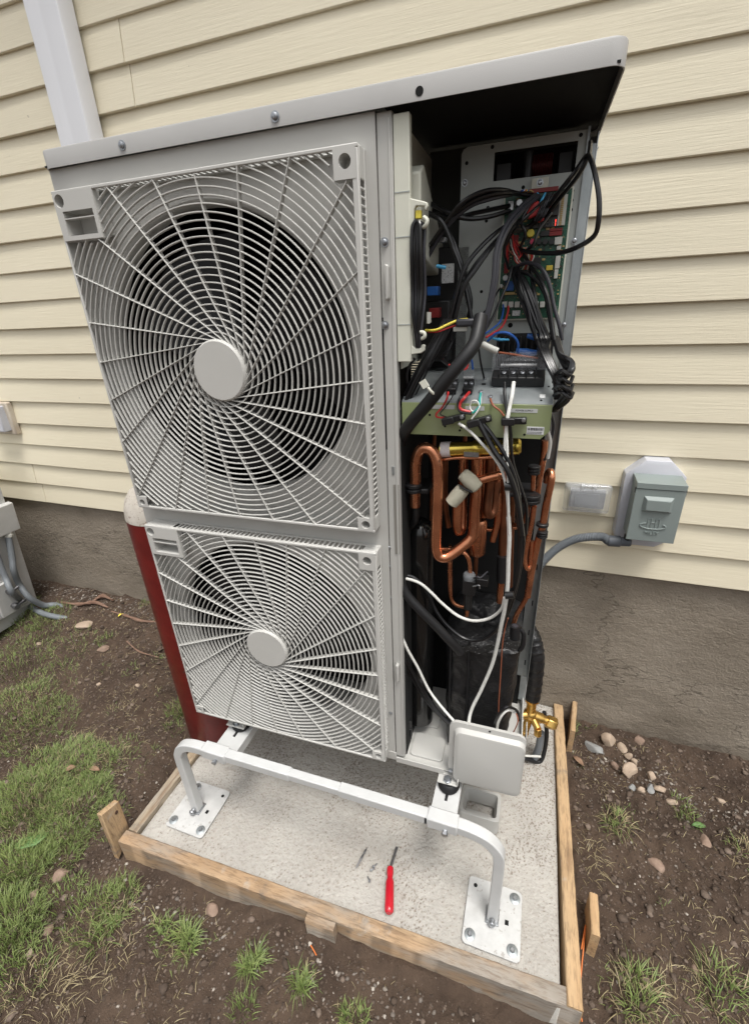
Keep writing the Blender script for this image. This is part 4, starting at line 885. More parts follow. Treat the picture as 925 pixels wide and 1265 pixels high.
# compressor in its quilted jacket
tl = up(322, 605, .075, KC); tr = up(612, 545, .085, KC)
JX0, JX1, JZ = tl[0], tr[0], (tl[2]+tr[2])/2
NX, NZ = 40, 40; vs = []; cxj, cyj = (JX0+JX1)/2-.012, .185
ringn = 96; levels = 44
def rad(a, rx, ry, e): c, s = abs(math.cos(a)), abs(math.sin(a)); return 1/((c/rx)**e+(s/ry)**e)**(1/e)
zbt = .405
for k in range(levels):
    t = k/(levels-1); z = zbt+(JZ+.012-zbt)*t
    for i in range(ringn):
        a = 2*math.pi*i/ringn; r = rad(a, .098-.010*(1-t), .108, 5); wr = .0022*math.sin(a*9+5*math.sin(t*5))+.0018*math.sin(t*17+a*3+2*math.sin(a*4))+.0012*math.sin(t*41+a*11)
        vs.append((cxj+(r+wr)*math.cos(a), cyj+(r+wr)*math.sin(a), z+.004*math.sin(a*3+1)*t+(.018*t*math.sin(a))))
for k in range(1, 9):
    f = 1-k/9
    for i in range(ringn):
        a = 2*math.pi*i/ringn; r = rad(a, .098, .108, 5)*f; vs.append((cxj+r*math.cos(a), cyj+r*math.sin(a), JZ+.012+.008*math.sin(k*.5)+.018*f*math.sin(a)+.003*math.sin(a*5+k)))
n = ringn; fs = [(k*n+i, k*n+(i+1) % n, (k+1)*n+(i+1) % n, (k+1)*n+i) for k in range(levels+7) for i in range(n)] + [tuple((levels+7)*n+i for i in range(n))]
m = MB(); m.add(vs, fs); cj = part(m, 'compressor_jacket', m_jacket)
m = MB().tube([(cxj-.03, .074, .42), (cxj-.028, .072, .60), (cxj-.030, .071, .80), (cxj-.028, .074, JZ+.010)], .0035, 6); m.tube([(cxj-.075, .082, .42), (cxj-.077, .079, .65), (cxj-.078, .078, JZ)], .003, 6); build(m, 'seam_piping', m_rubber, cj)
m_str = mat('black strap with white print', (.02, .02, .02), .5, spots=(260, .62, (.4, .4, .4), .8))
def strapK(pts, w_, K, name='strap', mt=m_str):
    P = [up(x, y, Y, K) for x, y, Y in pts]; P = spline(P, 5); mm = MB(); vs = []
    for p in P: vs += [(p[0], p[1], p[2]-w_/2), (p[0], p[1], p[2]+w_/2), (p[0], p[1]+.002, p[2]+w_/2), (p[0], p[1]+.002, p[2]-w_/2)]
    mm.add(vs, [(i*4+k, i*4+(k+1) % 4, i*4+4+(k+1) % 4, i*4+4+k) for i in range(len(P)-1) for k in range(4)]+[(3, 2, 1, 0), tuple((len(P)-1)*4+k for k in range(4))])
    return build(mm, name, mt, cj)
strapK([(352, 582, .068), (385, 575, .067), (418, 580, .067)], .020, KC); strapK([(418, 590, .066), (470, 575, .066), (520, 565, .066), (604, 560, .07)], .020, KC); strapK([(318, 600, .07), (345, 598, .068), (358, 560, .066)], .008, KC)
tubeK([(592, 475, .095), (590, 530, .092)], .0125, m_rubber, 'bolt_sleeve', KC, 16); p = up(591, 478, .095, KC); part(MB().lathe([(0, .0075), (1, .0075)], p, p+np.array([0, 0, .0035]), 12), 'sleeve_cap', m_wiregrey)
tubeK([(612, 485, .10), (628, 510, .10), (625, 560, .10), (612, 580, .10)], .006, m_rubber, 'bracket_pad', KC)

# --- cables
def cable(K, pts, r=.0034, mt=m_wire, name='cable', n=8, label=None):
    P = [up(x, y, Y, K) for x, y, Y in pts]; return part(MB().tube(P, r, n, 6), name, mt, label=label)
# from the inverter section to the top of the board
cable(KA, [(160, 560, .10), (215, 480, .09), (280, 400, .08), (360, 358, .09), (430, 352, .12), (490, 365, .165), (540, 372, .18)], .0038)
cable(KA, [(150, 590, .11), (225, 470, .10), (300, 405, .09), (370, 374, .10), (450, 362, .13), (500, 370, .17)], .0038)
cable(KA, [(130, 640, .11), (215, 500, .10), (300, 420, .10), (380, 388, .11), (470, 368, .15)], .0040, m_wiregrey)
cable(KA, [(150, 400, .12), (230, 440, .10), (300, 462, .11), (380, 455, .14), (460, 432, .18)], .0040); cable(KA, [(160, 425, .13), (250, 455, .12), (330, 440, .13), (400, 425, .16), (460, 412, .18)], .0040)
cable(KA, [(215, 925, .06), (255, 760, .06), (290, 650, .065), (350, 570, .08), (430, 500, .11), (500, 470, .15), (560, 420, .175), (590, 380, .18)], .0040)
cable(KA, [(225, 925, .065), (270, 760, .07), (310, 670, .075), (370, 590, .085), (440, 520, .12), (520, 500, .17), (560, 470, .18)], .0042)
cable(KA, [(235, 925, .06), (280, 740, .06), (335, 650, .07), (400, 560, .09), (450, 510, .13), (530, 495, .17)], .0040)
cable(KA, [(345, 925, .05), (380, 800, .055), (400, 690, .06), (408, 590, .07), (440, 500, .09), (500, 420, .13), (560, 372, .175)], .0043, m_wiregrey, label='grey double cable to the board top')
cable(KA, [(352, 925, .05), (388, 800, .055), (410, 690, .06), (420, 590, .07), (455, 500, .09), (512, 428, .13), (572, 375, .175)], .0040, m_wiregrey)
cable(KA, [(300, 860, .09), (312, 780, .09), (295, 700, .09), (265, 600, .09), (230, 520, .10), (190, 460, .11)], .0045); cable(KA, [(325, 900, .08), (300, 760, .08), (270, 640, .085), (240, 560, .09)], .0040)
cable(KA, [(150, 440, .10), (200, 470, .09), (235, 540, .09), (270, 640, .09), (280, 700, .09)], .0045)
cable(KA, [(330, 845, .10), (380, 800, .12), (415, 740, .16), (428, 722, .185)], .0016); p = up(428, 720, .180); part(MB().ball(p, .0042, 10), 'white_grommet', m_compw)
# big loop on the right
cable(KA, [(600, 450, .175), (655, 380, .15), (720, 300, .11), (755, 235, .10), (765, 205, .12), (768, 170, .17)], .0038, label='black cable rising to the lid')
cable(KA, [(590, 440, .17), (645, 365, .14), (705, 290, .12), (752, 225, .12), (770, 235, .06), (792, 320, .03), (802, 400, .02), (798, 480, .02), (780, 530, .03), (720, 570, .05), (650, 592, .09), (570, 592, .13), (515, 585, .16), (498, 575, .175)], .0040, label='black cable looping out past the right side of the control plate')
cable(KA, [(500, 575, .175), (540, 640, .15), (575, 690, .12), (605, 760, .10), (622, 860, .09), (632, 925, .08)], .0034)
cable(KA, [(485, 645, .17), (530, 630, .15), (580, 650, .13), (612, 710, .12), (628, 790, .11), (650, 870, .10), (660, 925, .10)], .0036, m_wiregrey, label='grey cable arching over the board')
for a, b, c, d, q in ((465, 480, 510, 540, 565), (470, 500, 530, 560, 590), (480, 520, 555, 585, 610), (475, 512, 545, 570, 580), (540, 548, 560, 575, 600)):
    kk = (q-565)*1.0; part(MB().tube([up(x, y, Y) for x, y, Y in ((a, 650, .17), (b, 700, .15), (c, 780, .13), (d, 860, .12), (q, 925, .11))]+[up(x, y, Y, KB) for x, y, Y in ((705+kk*.7, 120, .07), (738+kk*.6, 190, .045), (765+kk*.5, 250, .035), (770+kk*.3, 330, .04))], .0040, 8, 6), 'cable', m_wire)
cable(KA, [(480, 655, .165), (540, 680, .15), (590, 740, .13), (610, 830, .12), (625, 925, .11)], .0032)
for P_ in ([(448, 560, .17), (480, 500, .13), (540, 440, .12), (600, 385, .17)], [(455, 650, .17), (440, 580, .13), (470, 500, .12), (530, 455, .15)], [(500, 572, .165), (520, 520, .14), (505, 470, .14), (545, 400, .16), (560, 372, .178)],
           [(520, 585, .16), (550, 560, .145), (575, 500, .15), (620, 440, .17)], [(470, 640, .16), (455, 700, .14), (430, 760, .12), (400, 830, .11), (360, 900, .10)], [(495, 650, .16), (500, 720, .13), (530, 800, .12), (545, 870, .11), (560, 925, .11)]): cable(KA, P_, .0027)
# coloured wires at the board
for i in range(9):
    x0 = 470+random.uniform(-10, 20); cable(KA, [(x0, 520+i*6, .178), (x0+random.uniform(-20, 25), 570+i*5, .165), (495, 610+i*3, .165), (500+i*5, 640, .172)], .0009, (m_red, m_red, m_brown, m_white)[i % 4], 'thin_wire', 6)
for i in range(9): cable(KA, [(505+i*2, 572, .172), (512+i*5, 600, .165), (520+i*3, 630, .168), (508+i*5, 655, .176)], .0011, (m_white, m_tan, m_red, m_brown, m_white, m_tan, m_red, m_red, m_white)[i], 'thin_wire', 6)
for i in range(6): cable(KA, [(455, 540+i*14, .18), (448, 600+i*6, .17), (452, 660, .178)], .0009, m_red, 'thin_wire', 6)
m = MB(); p = up(550, 430, .165); m.obox(p, (.012, 0, .004), (0, .005, 0), (-.004, 0, .010)); p = up(572, 440, .165); m.obox(p, (.005, 0, .002), (0, .004, 0), (-.006, 0, .014)); part(m, 'red_sleeve', m_red, bevel=.002)
for x in (555, 585): 
    part(MB().tube([up(x+12, 366, .178), up(x-3, 392, .165), up(x-10, 410, .165)], .0024, 8), 'blue_sleeve', m_sky)
for i in range(5): cable(KA, [(600+i*9, 365, .178), (590+i*7, 395, .165), (570+i*7, 440, .155), (555+i*5, 470, .16)], .0018, m_wire if i % 2 else m_wiregrey)
for i in range(6): cable(KA, [(500+i*5, 362, .175), (512+i*5, 354, .165), (530+i*4, 360, .175)], .0014, (m_blue, m_white, m_red, m_yellow, m_blue, m_tan)[i], 'thin_wire', 6)
cable(KA, [(436, 790, .18), (436, 815, .165), (420, 860, .13), (360, 905, .10), (330, 918, .09)], .0019, m_blue, 'blue_wire'); cable(KA, [(456, 795, .18), (452, 825, .165), (430, 875, .13), (370, 915, .10)], .0019, m_red, 'red_wire')
cable(KA, [(140, 888, .045), (180, 886, .04), (220, 868, .045), (262, 850, .05), (300, 845, .06)], .0023, m_yellow, 'yellow_wire', label='yellow wire crossing the cables'); cable(KA, [(150, 894, .048), (190, 892, .043), (235, 875, .05), (280, 862, .06)], .0016, m_red, 'red_wire')
p = up(300, 858, .05); part(MB().box(p[0]-.022, p[0]+.022, .045, .065, p[2]-.007, p[2]+.007), 'joint_boot', m_wiregrey, bevel=.004)
cable(KA, [(380, 925, .10), (410, 898, .09), (450, 900, .09), (485, 918, .10)], .0018, m_blue, 'blue_wire')
cable(KB, [(470, 75, .09), (510, 42, .08), (560, 40, .08), (600, 75, .09), (605, 125, .10)], .0022, m_blue, 'blue_wire'); cable(KB, [(520, 125, .07), (570, 132, .09), (620, 140, .10), (690, 150, .11)], .0020, m_brown, 'brown_wire')
part(MB().tube([up(445, 88, .06, KB), up(480, 105, .06, KB), up(515, 120, .06, KB)], .0062, 12), 'white_ferrule', m_compw)
# knotted harness at the right
for k in range(9):
    a = random.uniform(-8, 8); cable(KB, [(770+a, 60, .09), (790+a, 130, .05), (820+a, 150+k*6, .02), (842+a*.6, 170+k*4, .01), (830+a, 215, .0), (785+a, 235+k*6, .02), (800+a*1.2, 270, .01), (832+a*.4, 290+k*4, .0), (800+a, 330+k*4, .02), (765+a, 380, .04)], .0036 if k % 3 else .0048)
for k in range(4): cable(KB, [(760, 225+k*30, .05), (795, 205+k*32, .0), (830, 225+k*34, -.005), (845, 195+k*36, .01)], .0034)
cable(KB, [(745, 390, .04), (760, 440, .05), (752, 500, .06), (738, 560, .08), (720, 600, .1)], .0028, m_wiregrey); cable(KB, [(735, 470, .05), (745, 520, .06), (735, 590, .07)], .0035, m_white, 'cable')
# bundle in the ivory guide
for i, x in enumerate((238, 250, 262, 274, 288, 300, 314)):
    K = lambda a, b: (460+a/4.87, 200+b/4.87); dy = .004*((i*3) % 4); cable(K, [(262+i*5, 345+i*3, .004), (x, 400+8*(i % 2), dy), (x-4+5*(i % 3), 560, dy-.002), (x-2+4*((i+1) % 3), 760, dy+.004), (x+4-i*2, 900, dy), (262+i*4, 1050, .004), (268+i*2, 1115, .008)], .0029, m_wire if i not in (2, 6) else m_wiregrey)
for x, y in ((225, 690),): p = gp(x, y, .012); part(MB().box(p[0]-.004, p[0]+.004, .012, .022, p[2]-.01, p[2]+.01), 'blue_connector', m_bluec)
p = gp(340, 935, .03); part(MB().box(p[0]-.003, p[0]+.003, .028, .036, p[2]-.009, p[2]+.009), 'white_connector', m_compw)
# left-hand cables running down past the shelf
for dx, Y, r in ((0, .030, .0046), (14, .034, .0046), (-16, .040, .004), (26, .045, .0036)):
    cable(KB, [(300+dx, -20, .06), (255+dx, 60, .05), (190+dx, 180, Y), (130+dx, 300, Y), (92+dx*.8, 390, Y), (72+dx*.6, 500, Y+.02), (68+dx*.5, 560, Y+.05)], r)
cable(KB, [(150, 150, .05), (120, 200, .045), (115, 250, .045), (135, 290, .05)], .003); cable(KB, [(330, 20, .08), (300, 110, .06), (270, 150, .06), (300, 180, .07)], .004)
cable(KB, [(430, 100, .08), (440, 170, .08), (455, 240, .09)], .0019)
slv = cable(KB, [(440, -30, .04), (428, 30, .02), (410, 90, .005), (360, 160, -.008), (290, 245, -.012), (215, 340, -.008), (150, 415, .0), (108, 470, .02), (90, 520, .05)], .0125, m_rubber, 'cable_sleeve', 14, label='thick black sleeve slanting across the terminal shelf')
p = up(212, 285, -.024, KB); d = up(245, 318, -.018, KB)-up(185, 258, -.018, KB); zt_ = MB().tube([up(183, 262, -.012, KB), up(198, 268, -.024, KB), up(222, 296, -.026, KB), up(243, 316, -.014, KB)], .0028, 6); zt_.obox(up(192, 264, -.026, KB), (.005, 0, .003), (0, .003, 0), (-.004, 0, .006)); part(zt_, 'zip_tie', m_ivory)
# wires on the terminals
def onshelf(x, y, l=.016): q = st(x, y); px, py = KB(x, y); return uy(px, py, q[1]-l*1.4)
def wire(P, r, mt, name='wire'): return part(MB().tube(P, r, 8, 6), name, mt)
wire([onshelf(298, 300), onshelf(290, 330, .018), up(270, 368, .012, KB), up(245, 395, .008, KB), up(250, 410, .008, KB), up(290, 412, .010, KB)], .0019, m_red, 'red_wire')
wire([onshelf(322, 300), onshelf(312, 325, .018), up(285, 365, .010, KB), up(262, 395, .006, KB), up(290, 410, .006, KB)], .0012, m_wire, 'black_wire')
wire([onshelf(390, 300), onshelf(368, 325, .018), up(350, 350, .010, KB), up(352, 375, .008, KB), up(395, 388, .010, KB)], .0028, m_red, 'red_wire'); wire([onshelf(368, 300), onshelf(350, 322, .018), up(340, 355, .010, KB), up(350, 385, .006, KB), up(400, 395, .006, KB)], .0024, m_wire, 'black_wire')
wire([onshelf(440, 305, .005), onshelf(436, 328, .014), up(432, 365, .008, KB), up(405, 392, .008, KB)], .0022, m_teal, 'green_wire')
wire([onshelf(440, 306, .005), up(438, 350, .012, KB), up(425, 385, .006, KB), up(400, 418, .006, KB)], .0018, m_white, 'white_wire')
wire([up(392, 360, .012, KB), up(405, 338, .010, KB), up(425, 342, .008, KB), up(432, 362, .008, KB), up(420, 385, .008, KB), up(398, 380, .01, KB), up(392, 360, .012, KB)], .0015, m_white, 'white_wire')
wire([onshelf(482, 328, .005), up(495, 358, .012, KB), up(525, 382, .010, KB), up(543, 405, .008, KB)], .0019, m_brown, 'brown_wire')
wire([up(545, 258, .040, KB), up(545, 310, .020, KB), up(552, 370, .010, KB), up(562, 415, .004, KB), up(572, 480, .003, KB), up(575, 560, .01, KB), up(580, 640, .02, KB)], .0030, m_wire, 'black_wire')
wire([up(585, 256, .038, KB), up(578, 310, .018, KB), up(568, 360, .010, KB), up(558, 415, .002, KB), up(550, 480, .002, KB), up(545, 600, -.002, KB)], .0036, m_white, 'white_wire')
wire([up(300, 180, .06, KB), up(370, 200, .05, KB), up(385, 165, .06, KB), up(380, 140, .07, KB)], .002, m_red, 'red_wire'); wire([up(405, 200, .07, KB), up(400, 160, .07, KB), up(385, 140, .08, KB)], .002, m_blue, 'blue_wire')
# cables hanging in front of the copper
cable(KB, [(343, 437, .004), (390, 470, .0), (450, 532, .0), (500, 590, .0), (535, 650, -.002), (552, 720, -.004), (560, 800, -.004), (562, 925, -.004)], .0030, m_white, 'white_cable')
cable(KB, [(545, 440, .004), (548, 520, .0), (550, 640, -.002), (560, 780, -.006), (563, 925, -.006)], .0022, m_brown, 'brown_wire'); cable(KB, [(553, 440, .004), (556, 540, -.002), (560, 700, -.008), (565, 925, -.006)], .0026, m_white, 'white_cable')
cable(KB, [(430, 430, .0), (462, 490, -.004), (500, 560, -.008), (555, 640, -.012), (592, 740, -.012), (612, 850, -.010), (622, 930, -.006)], .0054, m_wire, label='thick black cable from the middle clamp'); cable(KB, [(450, 440, .004), (490, 490, .0), (560, 600, -.004), (600, 720, -.004), (615, 850, .0)], .0044)
cable(KB, [(570, 470, .004), (580, 600, .01), (610, 700, .01), (640, 800, .01), (640, 925, .02)], .0030)
cable(KC, [(562, -5, -.004), (566, 80, -.003), (562, 180, .0), (558, 300, .004), (545, 400, .010), (530, 470, .018), (512, 560, .03), (488, 650, .035), (440, 760, .035), (405, 830, .030), (390, 880, .02), (388, 930, .0)], .0044, m_white, 'white_cable', label='long white cable hanging down to the pipe cover')
cable(KC, [(600, -5, -.004), (615, 80, .0), (610, 180, .004), (595, 280, .010), (570, 360, .018), (540, 440, .025), (500, 500, .04), (440, 535, .045), (370, 530, .05), (300, 480, .055), (250, 420, .055), (215, 350, .06), (180, 290, .06), (130, 255, .06), (90, 262, .05)], .0046)
cable(KC, [(615, -5, .0), (628, 90, .004), (620, 180, .01), (600, 290, .02), (575, 380, .03), (550, 440, .04)], .0036)
cable(KC, [(545, 350, .006), (530, 400, .02), (480, 440, .035), (410, 452, .04), (340, 430, .045), (270, 375, .045), (225, 330, .045), (170, 285, .045), (100, 266, .04), (78, 290, .035)], .0036, m_white, 'white_cable', label='white cable sagging across the jacket')
cable(KC, [(70, 300, .03), (64, 400, .02), (80, 480, .02), (115, 570, .02), (165, 660, .025), (215, 760, .025), (280, 845, .01), (345, 918, -.002)], .0036, m_white, 'white_cable', label='white cable slanting down the left of the service bay')
cable(KC, [(72, 480, .03), (85, 570, .03), (130, 660, .035), (200, 780, .035), (260, 860, .02), (325, 920, .002)], .0052); cable(KC, [(78, 540, .035), (110, 640, .04), (170, 760, .045), (240, 850, .03), (312, 918, .006)], .0040)
part(MB().tube([up(x, y, Y, KC) for x, y, Y in ((78, 190, .04), (84, 260, .03), (110, 330, .025), (170, 400, .025), (235, 465, .03), (300, 535, .035), (352, 590, .05))], .0115, 14), 'cable_sleeve', m_rubber, label='black cable sleeve slanting onto the jacket corner')
m = MB(); a = up(566, 338, -.008, KC)
part(MB().lathe([(0, .0085), (1, .0085)], up(548, 340, -.003, KC), up(585, 338, -.003, KC), 10), 'cable_tie', m_black); part(MB().lathe([(0, .0095), (1, .0095)], up(545, 712, -.006, KB), up(592, 716, -.006, KB), 10), 'cable_tie', m_black)
cable(KC, [(560, 440, .05), (548, 480, .06), (535, 560, .06), (528, 680, .06), (520, 800, .06), (518, 860, .06)], .0015, m_brown, 'brown_wire')
cable(KC, [(512, 945, .01), (515, 905, .0), (535, 865, .0), (562, 845, .01), (590, 855, .03)], .0032, m_white, 'white_cable'); cable(KC, [(500, 910, .01), (515, 870, .0), (545, 835, .0), (570, 832, .01), (600, 850, .03), (607, 890, .03)], .0036)
cable(KC, [(568, 965, .01), (590, 930, .005), (604, 890, .005), (596, 860, .02)], .0014, m_brown, 'brown_wire'); p = up(513, 942, .008, KC); part(MB().box(p[0]-.004, p[0]+.004, .002, .012, p[2]-.003, p[2]+.003), 'red_tip', m_red)

# --- service valves and insulated line behind the right rear corner
YV = .39
def uv_(px, py, Y=YV): return uy(px, py, Y)
part(MB().box(1.040, 1.052, .302, .340, .36, .56), 'valve_bracket', m_tube, bevel=.002)
a = uv_(655, 882); b = uv_(683, 894); t_ = uv_(657, 866)
va = a
m = MB().lathe([(0, .023), (.1, .025), (.9, .025), (1, .021)], t_, t_+np.array([-.002, 0, .036]), 6); m.cyl(t_, va+np.array([0, 0, -.01]), .0165, n=16); m.lathe([(0, .017), (.5, .018), (.55, .015), (.72, .015)], va, b, 16); nb_ = b-va; m.lathe([(0, .020), (.1, .023), (.85, .023), (1, .019)], va+nb_*.70, b+nb_*.14, 6)
c = uv_(648, 903, .37); m.cyl(va, c, .014, n=14); m.lathe([(0, .016), (.8, .016), (1, .012)], c, c+np.array([-.006, -.008, -.045]), 6); c2 = uv_(664, 900, .36); m.cyl(va, c2, .012, n=12); m.lathe([(0, .014), (.85, .014), (1, .010)], c2, c2+np.array([.003, -.006, -.030]), 6)
m.ball(va, .024, 14); m.cyl(va, va+np.array([-.06, -.03, 0]), .015, n=14); part(m, 'service_valve', m_brass, bevel=.0012)
P = [uv_(657, 862), uv_(660, 840), uv_(662, 815), uv_(660, 797, .40), uv_(655, 783, .42), uv_(648, 776, .46), uv_(640, 775, .52)]
hs_ = MB(); Q = spline(P, 10); Rr = [.027+.0012*math.sin(i*1.5)+.0006*math.sin(i*3.7) for i in range(len(Q))]; hs_.tube(Q, Rr, 22, 1); part(hs_, 'insulated_line', m_jacket, label='black wrapped refrigerant line arching behind the corner')
part(MB().tube([uv_(668, 905, .40), uv_(665, 925, .40), uv_(655, 945, .40), uv_(645, 955, .40), uv_(636, 952, .40)], .013, 16), 'drain_hose', m_cond); part(MB().tube([uv_(672, 880, .42), uv_(675, 910, .42), uv_(668, 940, .40), uv_(652, 938, .38), uv_(640, 935, .38)], .0075, 12), 'black_line', m_rubber)
part(MB().tube([uv_(668, 935, .37), uv_(640, 932, .37), uv_(638, 918, .37)], .004, 8), 'white_line', m_white)
p = uv_(655, 945, .40)
part(MB().tube([uv_(640, 950, .41), uv_(650, 958, .41), uv_(664, 948, .41)], .011, 12), 'rubber_foot', m_rubber)

# ================================================================== stand
stand = thing('mounting_stand', 'white square tube stand with bent legs bolted to the concrete pad', 'stand', (.51, -.12, PZ))
YC, ZC, hw = -.12, .398, .0155
def sq(P, r, name, mt=m_tube, sm=8, **k): return build(MB().tube(P, r*math.sqrt(2), 4, sm, square=True), name, mt, stand, bevel=.003, **k)
zc = lambda px, py: wy(px, py, YC)
sq([(.165, YC, .388), (.42, YC, .394)], hw*.92, 'cross_tube', sm=1); sq([(.40, YC, .3935), (.585, YC, .397)], hw*.80, 'cross_tube', sm=1); sq([(.575, YC, .397), (.83, YC, .400)], hw*.92, 'cross_tube', sm=1)
def bent(P): return P
lg = [(.200, YC, .388), (.12, YC, .386), (.065, YC, .381), (.030, YC, .364), (.012, YC, .335), (.006, YC, .300), (.008, YC, .18), (.010, YC, PZ+.004)]
sq(lg, hw*.92, 'leg', sm=5)
rg = [(.815, YC, .400), (.885, YC, .400), (.935, YC, .396), (.975, YC, .382), (1.003, YC, .350), (1.010, YC, .310), (1.011, YC, .18), (1.010, YC, PZ+.004)]
sq(rg, hw*.92, 'leg', sm=5)
for a, b, z in ((.118, .205, .387), (.823, .903, .400)):
    s = build(MB().box(a, b, YC-hw-.003, YC+hw+.003, z-hw-.003, z+hw+.003), 'sleeve', m_tube, stand, bevel=.004)
    build(MB().lathe([(0, .006), (.5, .006), (.52, .0085), (1, .0085)], ((a+b)/2+.01, YC-hw-.002, z-.008), ((a+b)/2+.01, YC-hw-.014, z-.010), 6), 'bolt', m_bolt, s)
def footplate(x0, y0):
    fp_ = build(MB().prism(rrect(x0, x0+.151, y0, y0+.165, .012), PZ, PZ+.004, 'z'), 'foot_plate', m_foot, stand, bevel=.0008)
    for (u, v) in ((.02, .022), (.131, .022), (.131, .143)) if x0 > .5 else ((.02, .022), (.131, .022), (.02, .143)):
        c = (x0+u, y0+v, PZ+.004); m = MB().lathe([(0, .0145), (.7, .0145), (1, .0135)], c, (c[0], c[1], c[2]+.002), 20); wsh = build(m, 'washer', m_zinc, fp_)
        build(MB().lathe([(0, .0068), (.6, .0068), (1, .005)], (c[0], c[1], c[2]+.002), (c[0], c[1], c[2]+.008), 6), 'anchor_bolt', m_bolt, fp_)
    u = .02 if x0 > .5 else .131
    build(MB().cyl((x0+u, y0+.143, PZ+.0035), (x0+u, y0+.143, PZ+.0046), .0055, n=12).box(x0+.108, x0+.118, y0+.073, y0+.085, PZ+.0035, PZ+.0046), 'bolt_hole', m_void, fp_, kind='stuff')
    cx = .011 if x0 < .5 else 1.010
    build(MB().lathe([(0, .0075), (.45, .0075), (.5, .010), (.8, .010), (1, .006)], (cx, YC-.016, PZ+.024), (cx, YC-.033, PZ+.022), 8).box(cx-.018, cx+.018, YC-.0205, YC+.0205, PZ+.004, PZ+.010), 'leg_bolt', m_bolt, fp_, bevel=.001)
footplate(-.064, -.200); footplate(.9360, -.202)
for (xa, xb, zt) in ((.128, .208, .366), (.822, .892, .362)):
    r_ = build(MB().box(xa, xb, -.150+.044, .40, zt-.0025, zt).box(xa, xa+.0025, -.106, .40, zt-.035, zt-.0025).box(xb-.0025, xb, -.106, .40, zt-.035, zt-.0025), 'side_rail', m_tube, stand, bevel=.001)
    cx = (xa+xb)/2
    for cyy in (.002, .30):
        build(MB().lathe([(0, .027), (.3, .030), (.8, .026), (1, .020)], (cx, cyy, zt), (cx, cyy, zt+.024), 24).cyl((cx, cyy-.025, zt+.001), (cx+.0, cyy-.045, zt+.001), .004, n=8), 'rubber_isolator', m_rubber, r_)
    build(MB().box(xa+.004, xb-.010, -.030, -.0045, ZBASE-.011, ZBASE-.007).box(xa+.004, xb-.010, -.0045, .04, ZBASE-.011, ZBASE-.004).box(xb-.011, xb-.008, -.030, -.0045, ZBASE-.007, ZBASE+.014), 'unit_foot', m_paint, hp, bevel=.0015)
    build(MB().lathe([(0, .0125), (.25, .0125), (.3, .0085), (1, .0080)], (cx-.004, -.018, ZBASE-.007), (cx-.004, -.018, ZBASE+.004), 6), 'foot_bolt', m_bolt, hp)
# rear pair of legs
sq([(.165, .36, .335), (.83, .36, .335)], hw*.9, 'cross_tube', sm=1)
for xx in (.168, .857): sq([(xx, .36, .335), (xx, .36, PZ+.004)], hw*.9, 'leg', sm=1); build(MB().prism(rrect(xx-.07, xx+.07, .29, .43, .012), PZ, PZ+.004, 'z'), 'foot_plate', m_foot, stand)

# beige plastic piece lying on the pad behind the right foot
KH = crop(450, 900, 925/300)
q1 = wz(*KH(372, 232), .105); q2 = wz(*KH(517, 268), .105); q3 = wz(*KH(517, 352), .105); q4 = wz(*KH(357, 325), .105)
x0, x1, y0, y1, z0, z1 = (q1[0]+q4[0])/2, (q2[0]+q3[0])/2, (q3[1]+q4[1])/2, (q1[1]+q2[1])/2+.02, PZ, .105
m = MB(); t = .004
ro = rrect(x0, x1, y0, y1, .014); ri = rrect(x0+.010, x1-.010, y0+.010, y1-.010, .010); rb = rrect(x0+.018, x1-.018, y0+.016, y1-.014, .010); n = len(ro)
vs = [(x, y, z0) for x, y in ro]+[(x, y, z1-.002) for x, y in ro]+[(x, y, z1) for x, y in rrect(x0+.002, x1-.002, y0+.002, y1-.002, .012)]+[(x, y, z1) for x, y in ri]+[(x, y, z0+.004) for x, y in rb]
m.add(vs, [(k*n+i, k*n+(i+1) % n, (k+1)*n+(i+1) % n, (k+1)*n+i) for k in range(4) for i in range(n)])
m.box(x0+.016, x1-.016, y0+.014, y0+(y1-y0)*.55, z0+.002, z0+.005)
tag(build(m, 'plastic_cover', m_paint, None), 'open rectangular grey plastic cover piece lying on the concrete behind the right foot plate', 'plastic cover')

# ================================================================== small things on the pad
def zpad(px, py, dz=0): return wz(px, py, PZ+dz)
a = zpad(489.5, 1049, .010); b = zpad(482, 1071, .010); c = zpad(480.5, 1129, .0125)
sdv = thing('screwdriver', 'red handled screwdriver lying on the concrete pad', 'screwdriver', ((a[0]+c[0])/2, (a[1]+c[1])/2, PZ))
d = (c-b)/np.linalg.norm(c-b)
sh_ = MB().cyl(b+d*.004, a, .0042, n=12); sh_.obox(a-(b-a)/np.linalg.norm(b-a)*.002, (.0042, 0, 0), (0, .004, 0), (0, 0, .0012)); build(sh_, 'shaft', m_steel, sdv)
pr = [(0, .0065), (.03, .0098), (.14, .0105), (.22, .0088), (.27, .0088), (.36, .0128), (.9, .0134), (.97, .0118), (1, .008)]
m = MB(); L = np.linalg.norm(c-b); e = np.array([d[1], -d[0], 0]); e /= np.linalg.norm(e); g = np.cross(d, e); N_ = 36; vs = []
for t, r in pr:
    for i in range(N_):
        an = 2*math.pi*i/N_; rr_ = r*(1-.07*(max(0, math.cos(an*6))**3 if .3 < t < .95 else 0)); vs.append(b+d*L*t+rr_*(math.cos(an)*e+math.sin(an)*g))
m.add(vs, [(k*N_+i, k*N_+(i+1) % N_, (k+1)*N_+(i+1) % N_, (k+1)*N_+i) for k in range(len(pr)-1) for i in range(N_)]+[tuple(range(N_-1, -1, -1)), tuple((len(pr)-1)*N_+i for i in range(N_))]); build(m, 'grip', m_handle, sdv)
a = zpad(453, 1048, .004); b = zpad(439.5, 1073, .004)
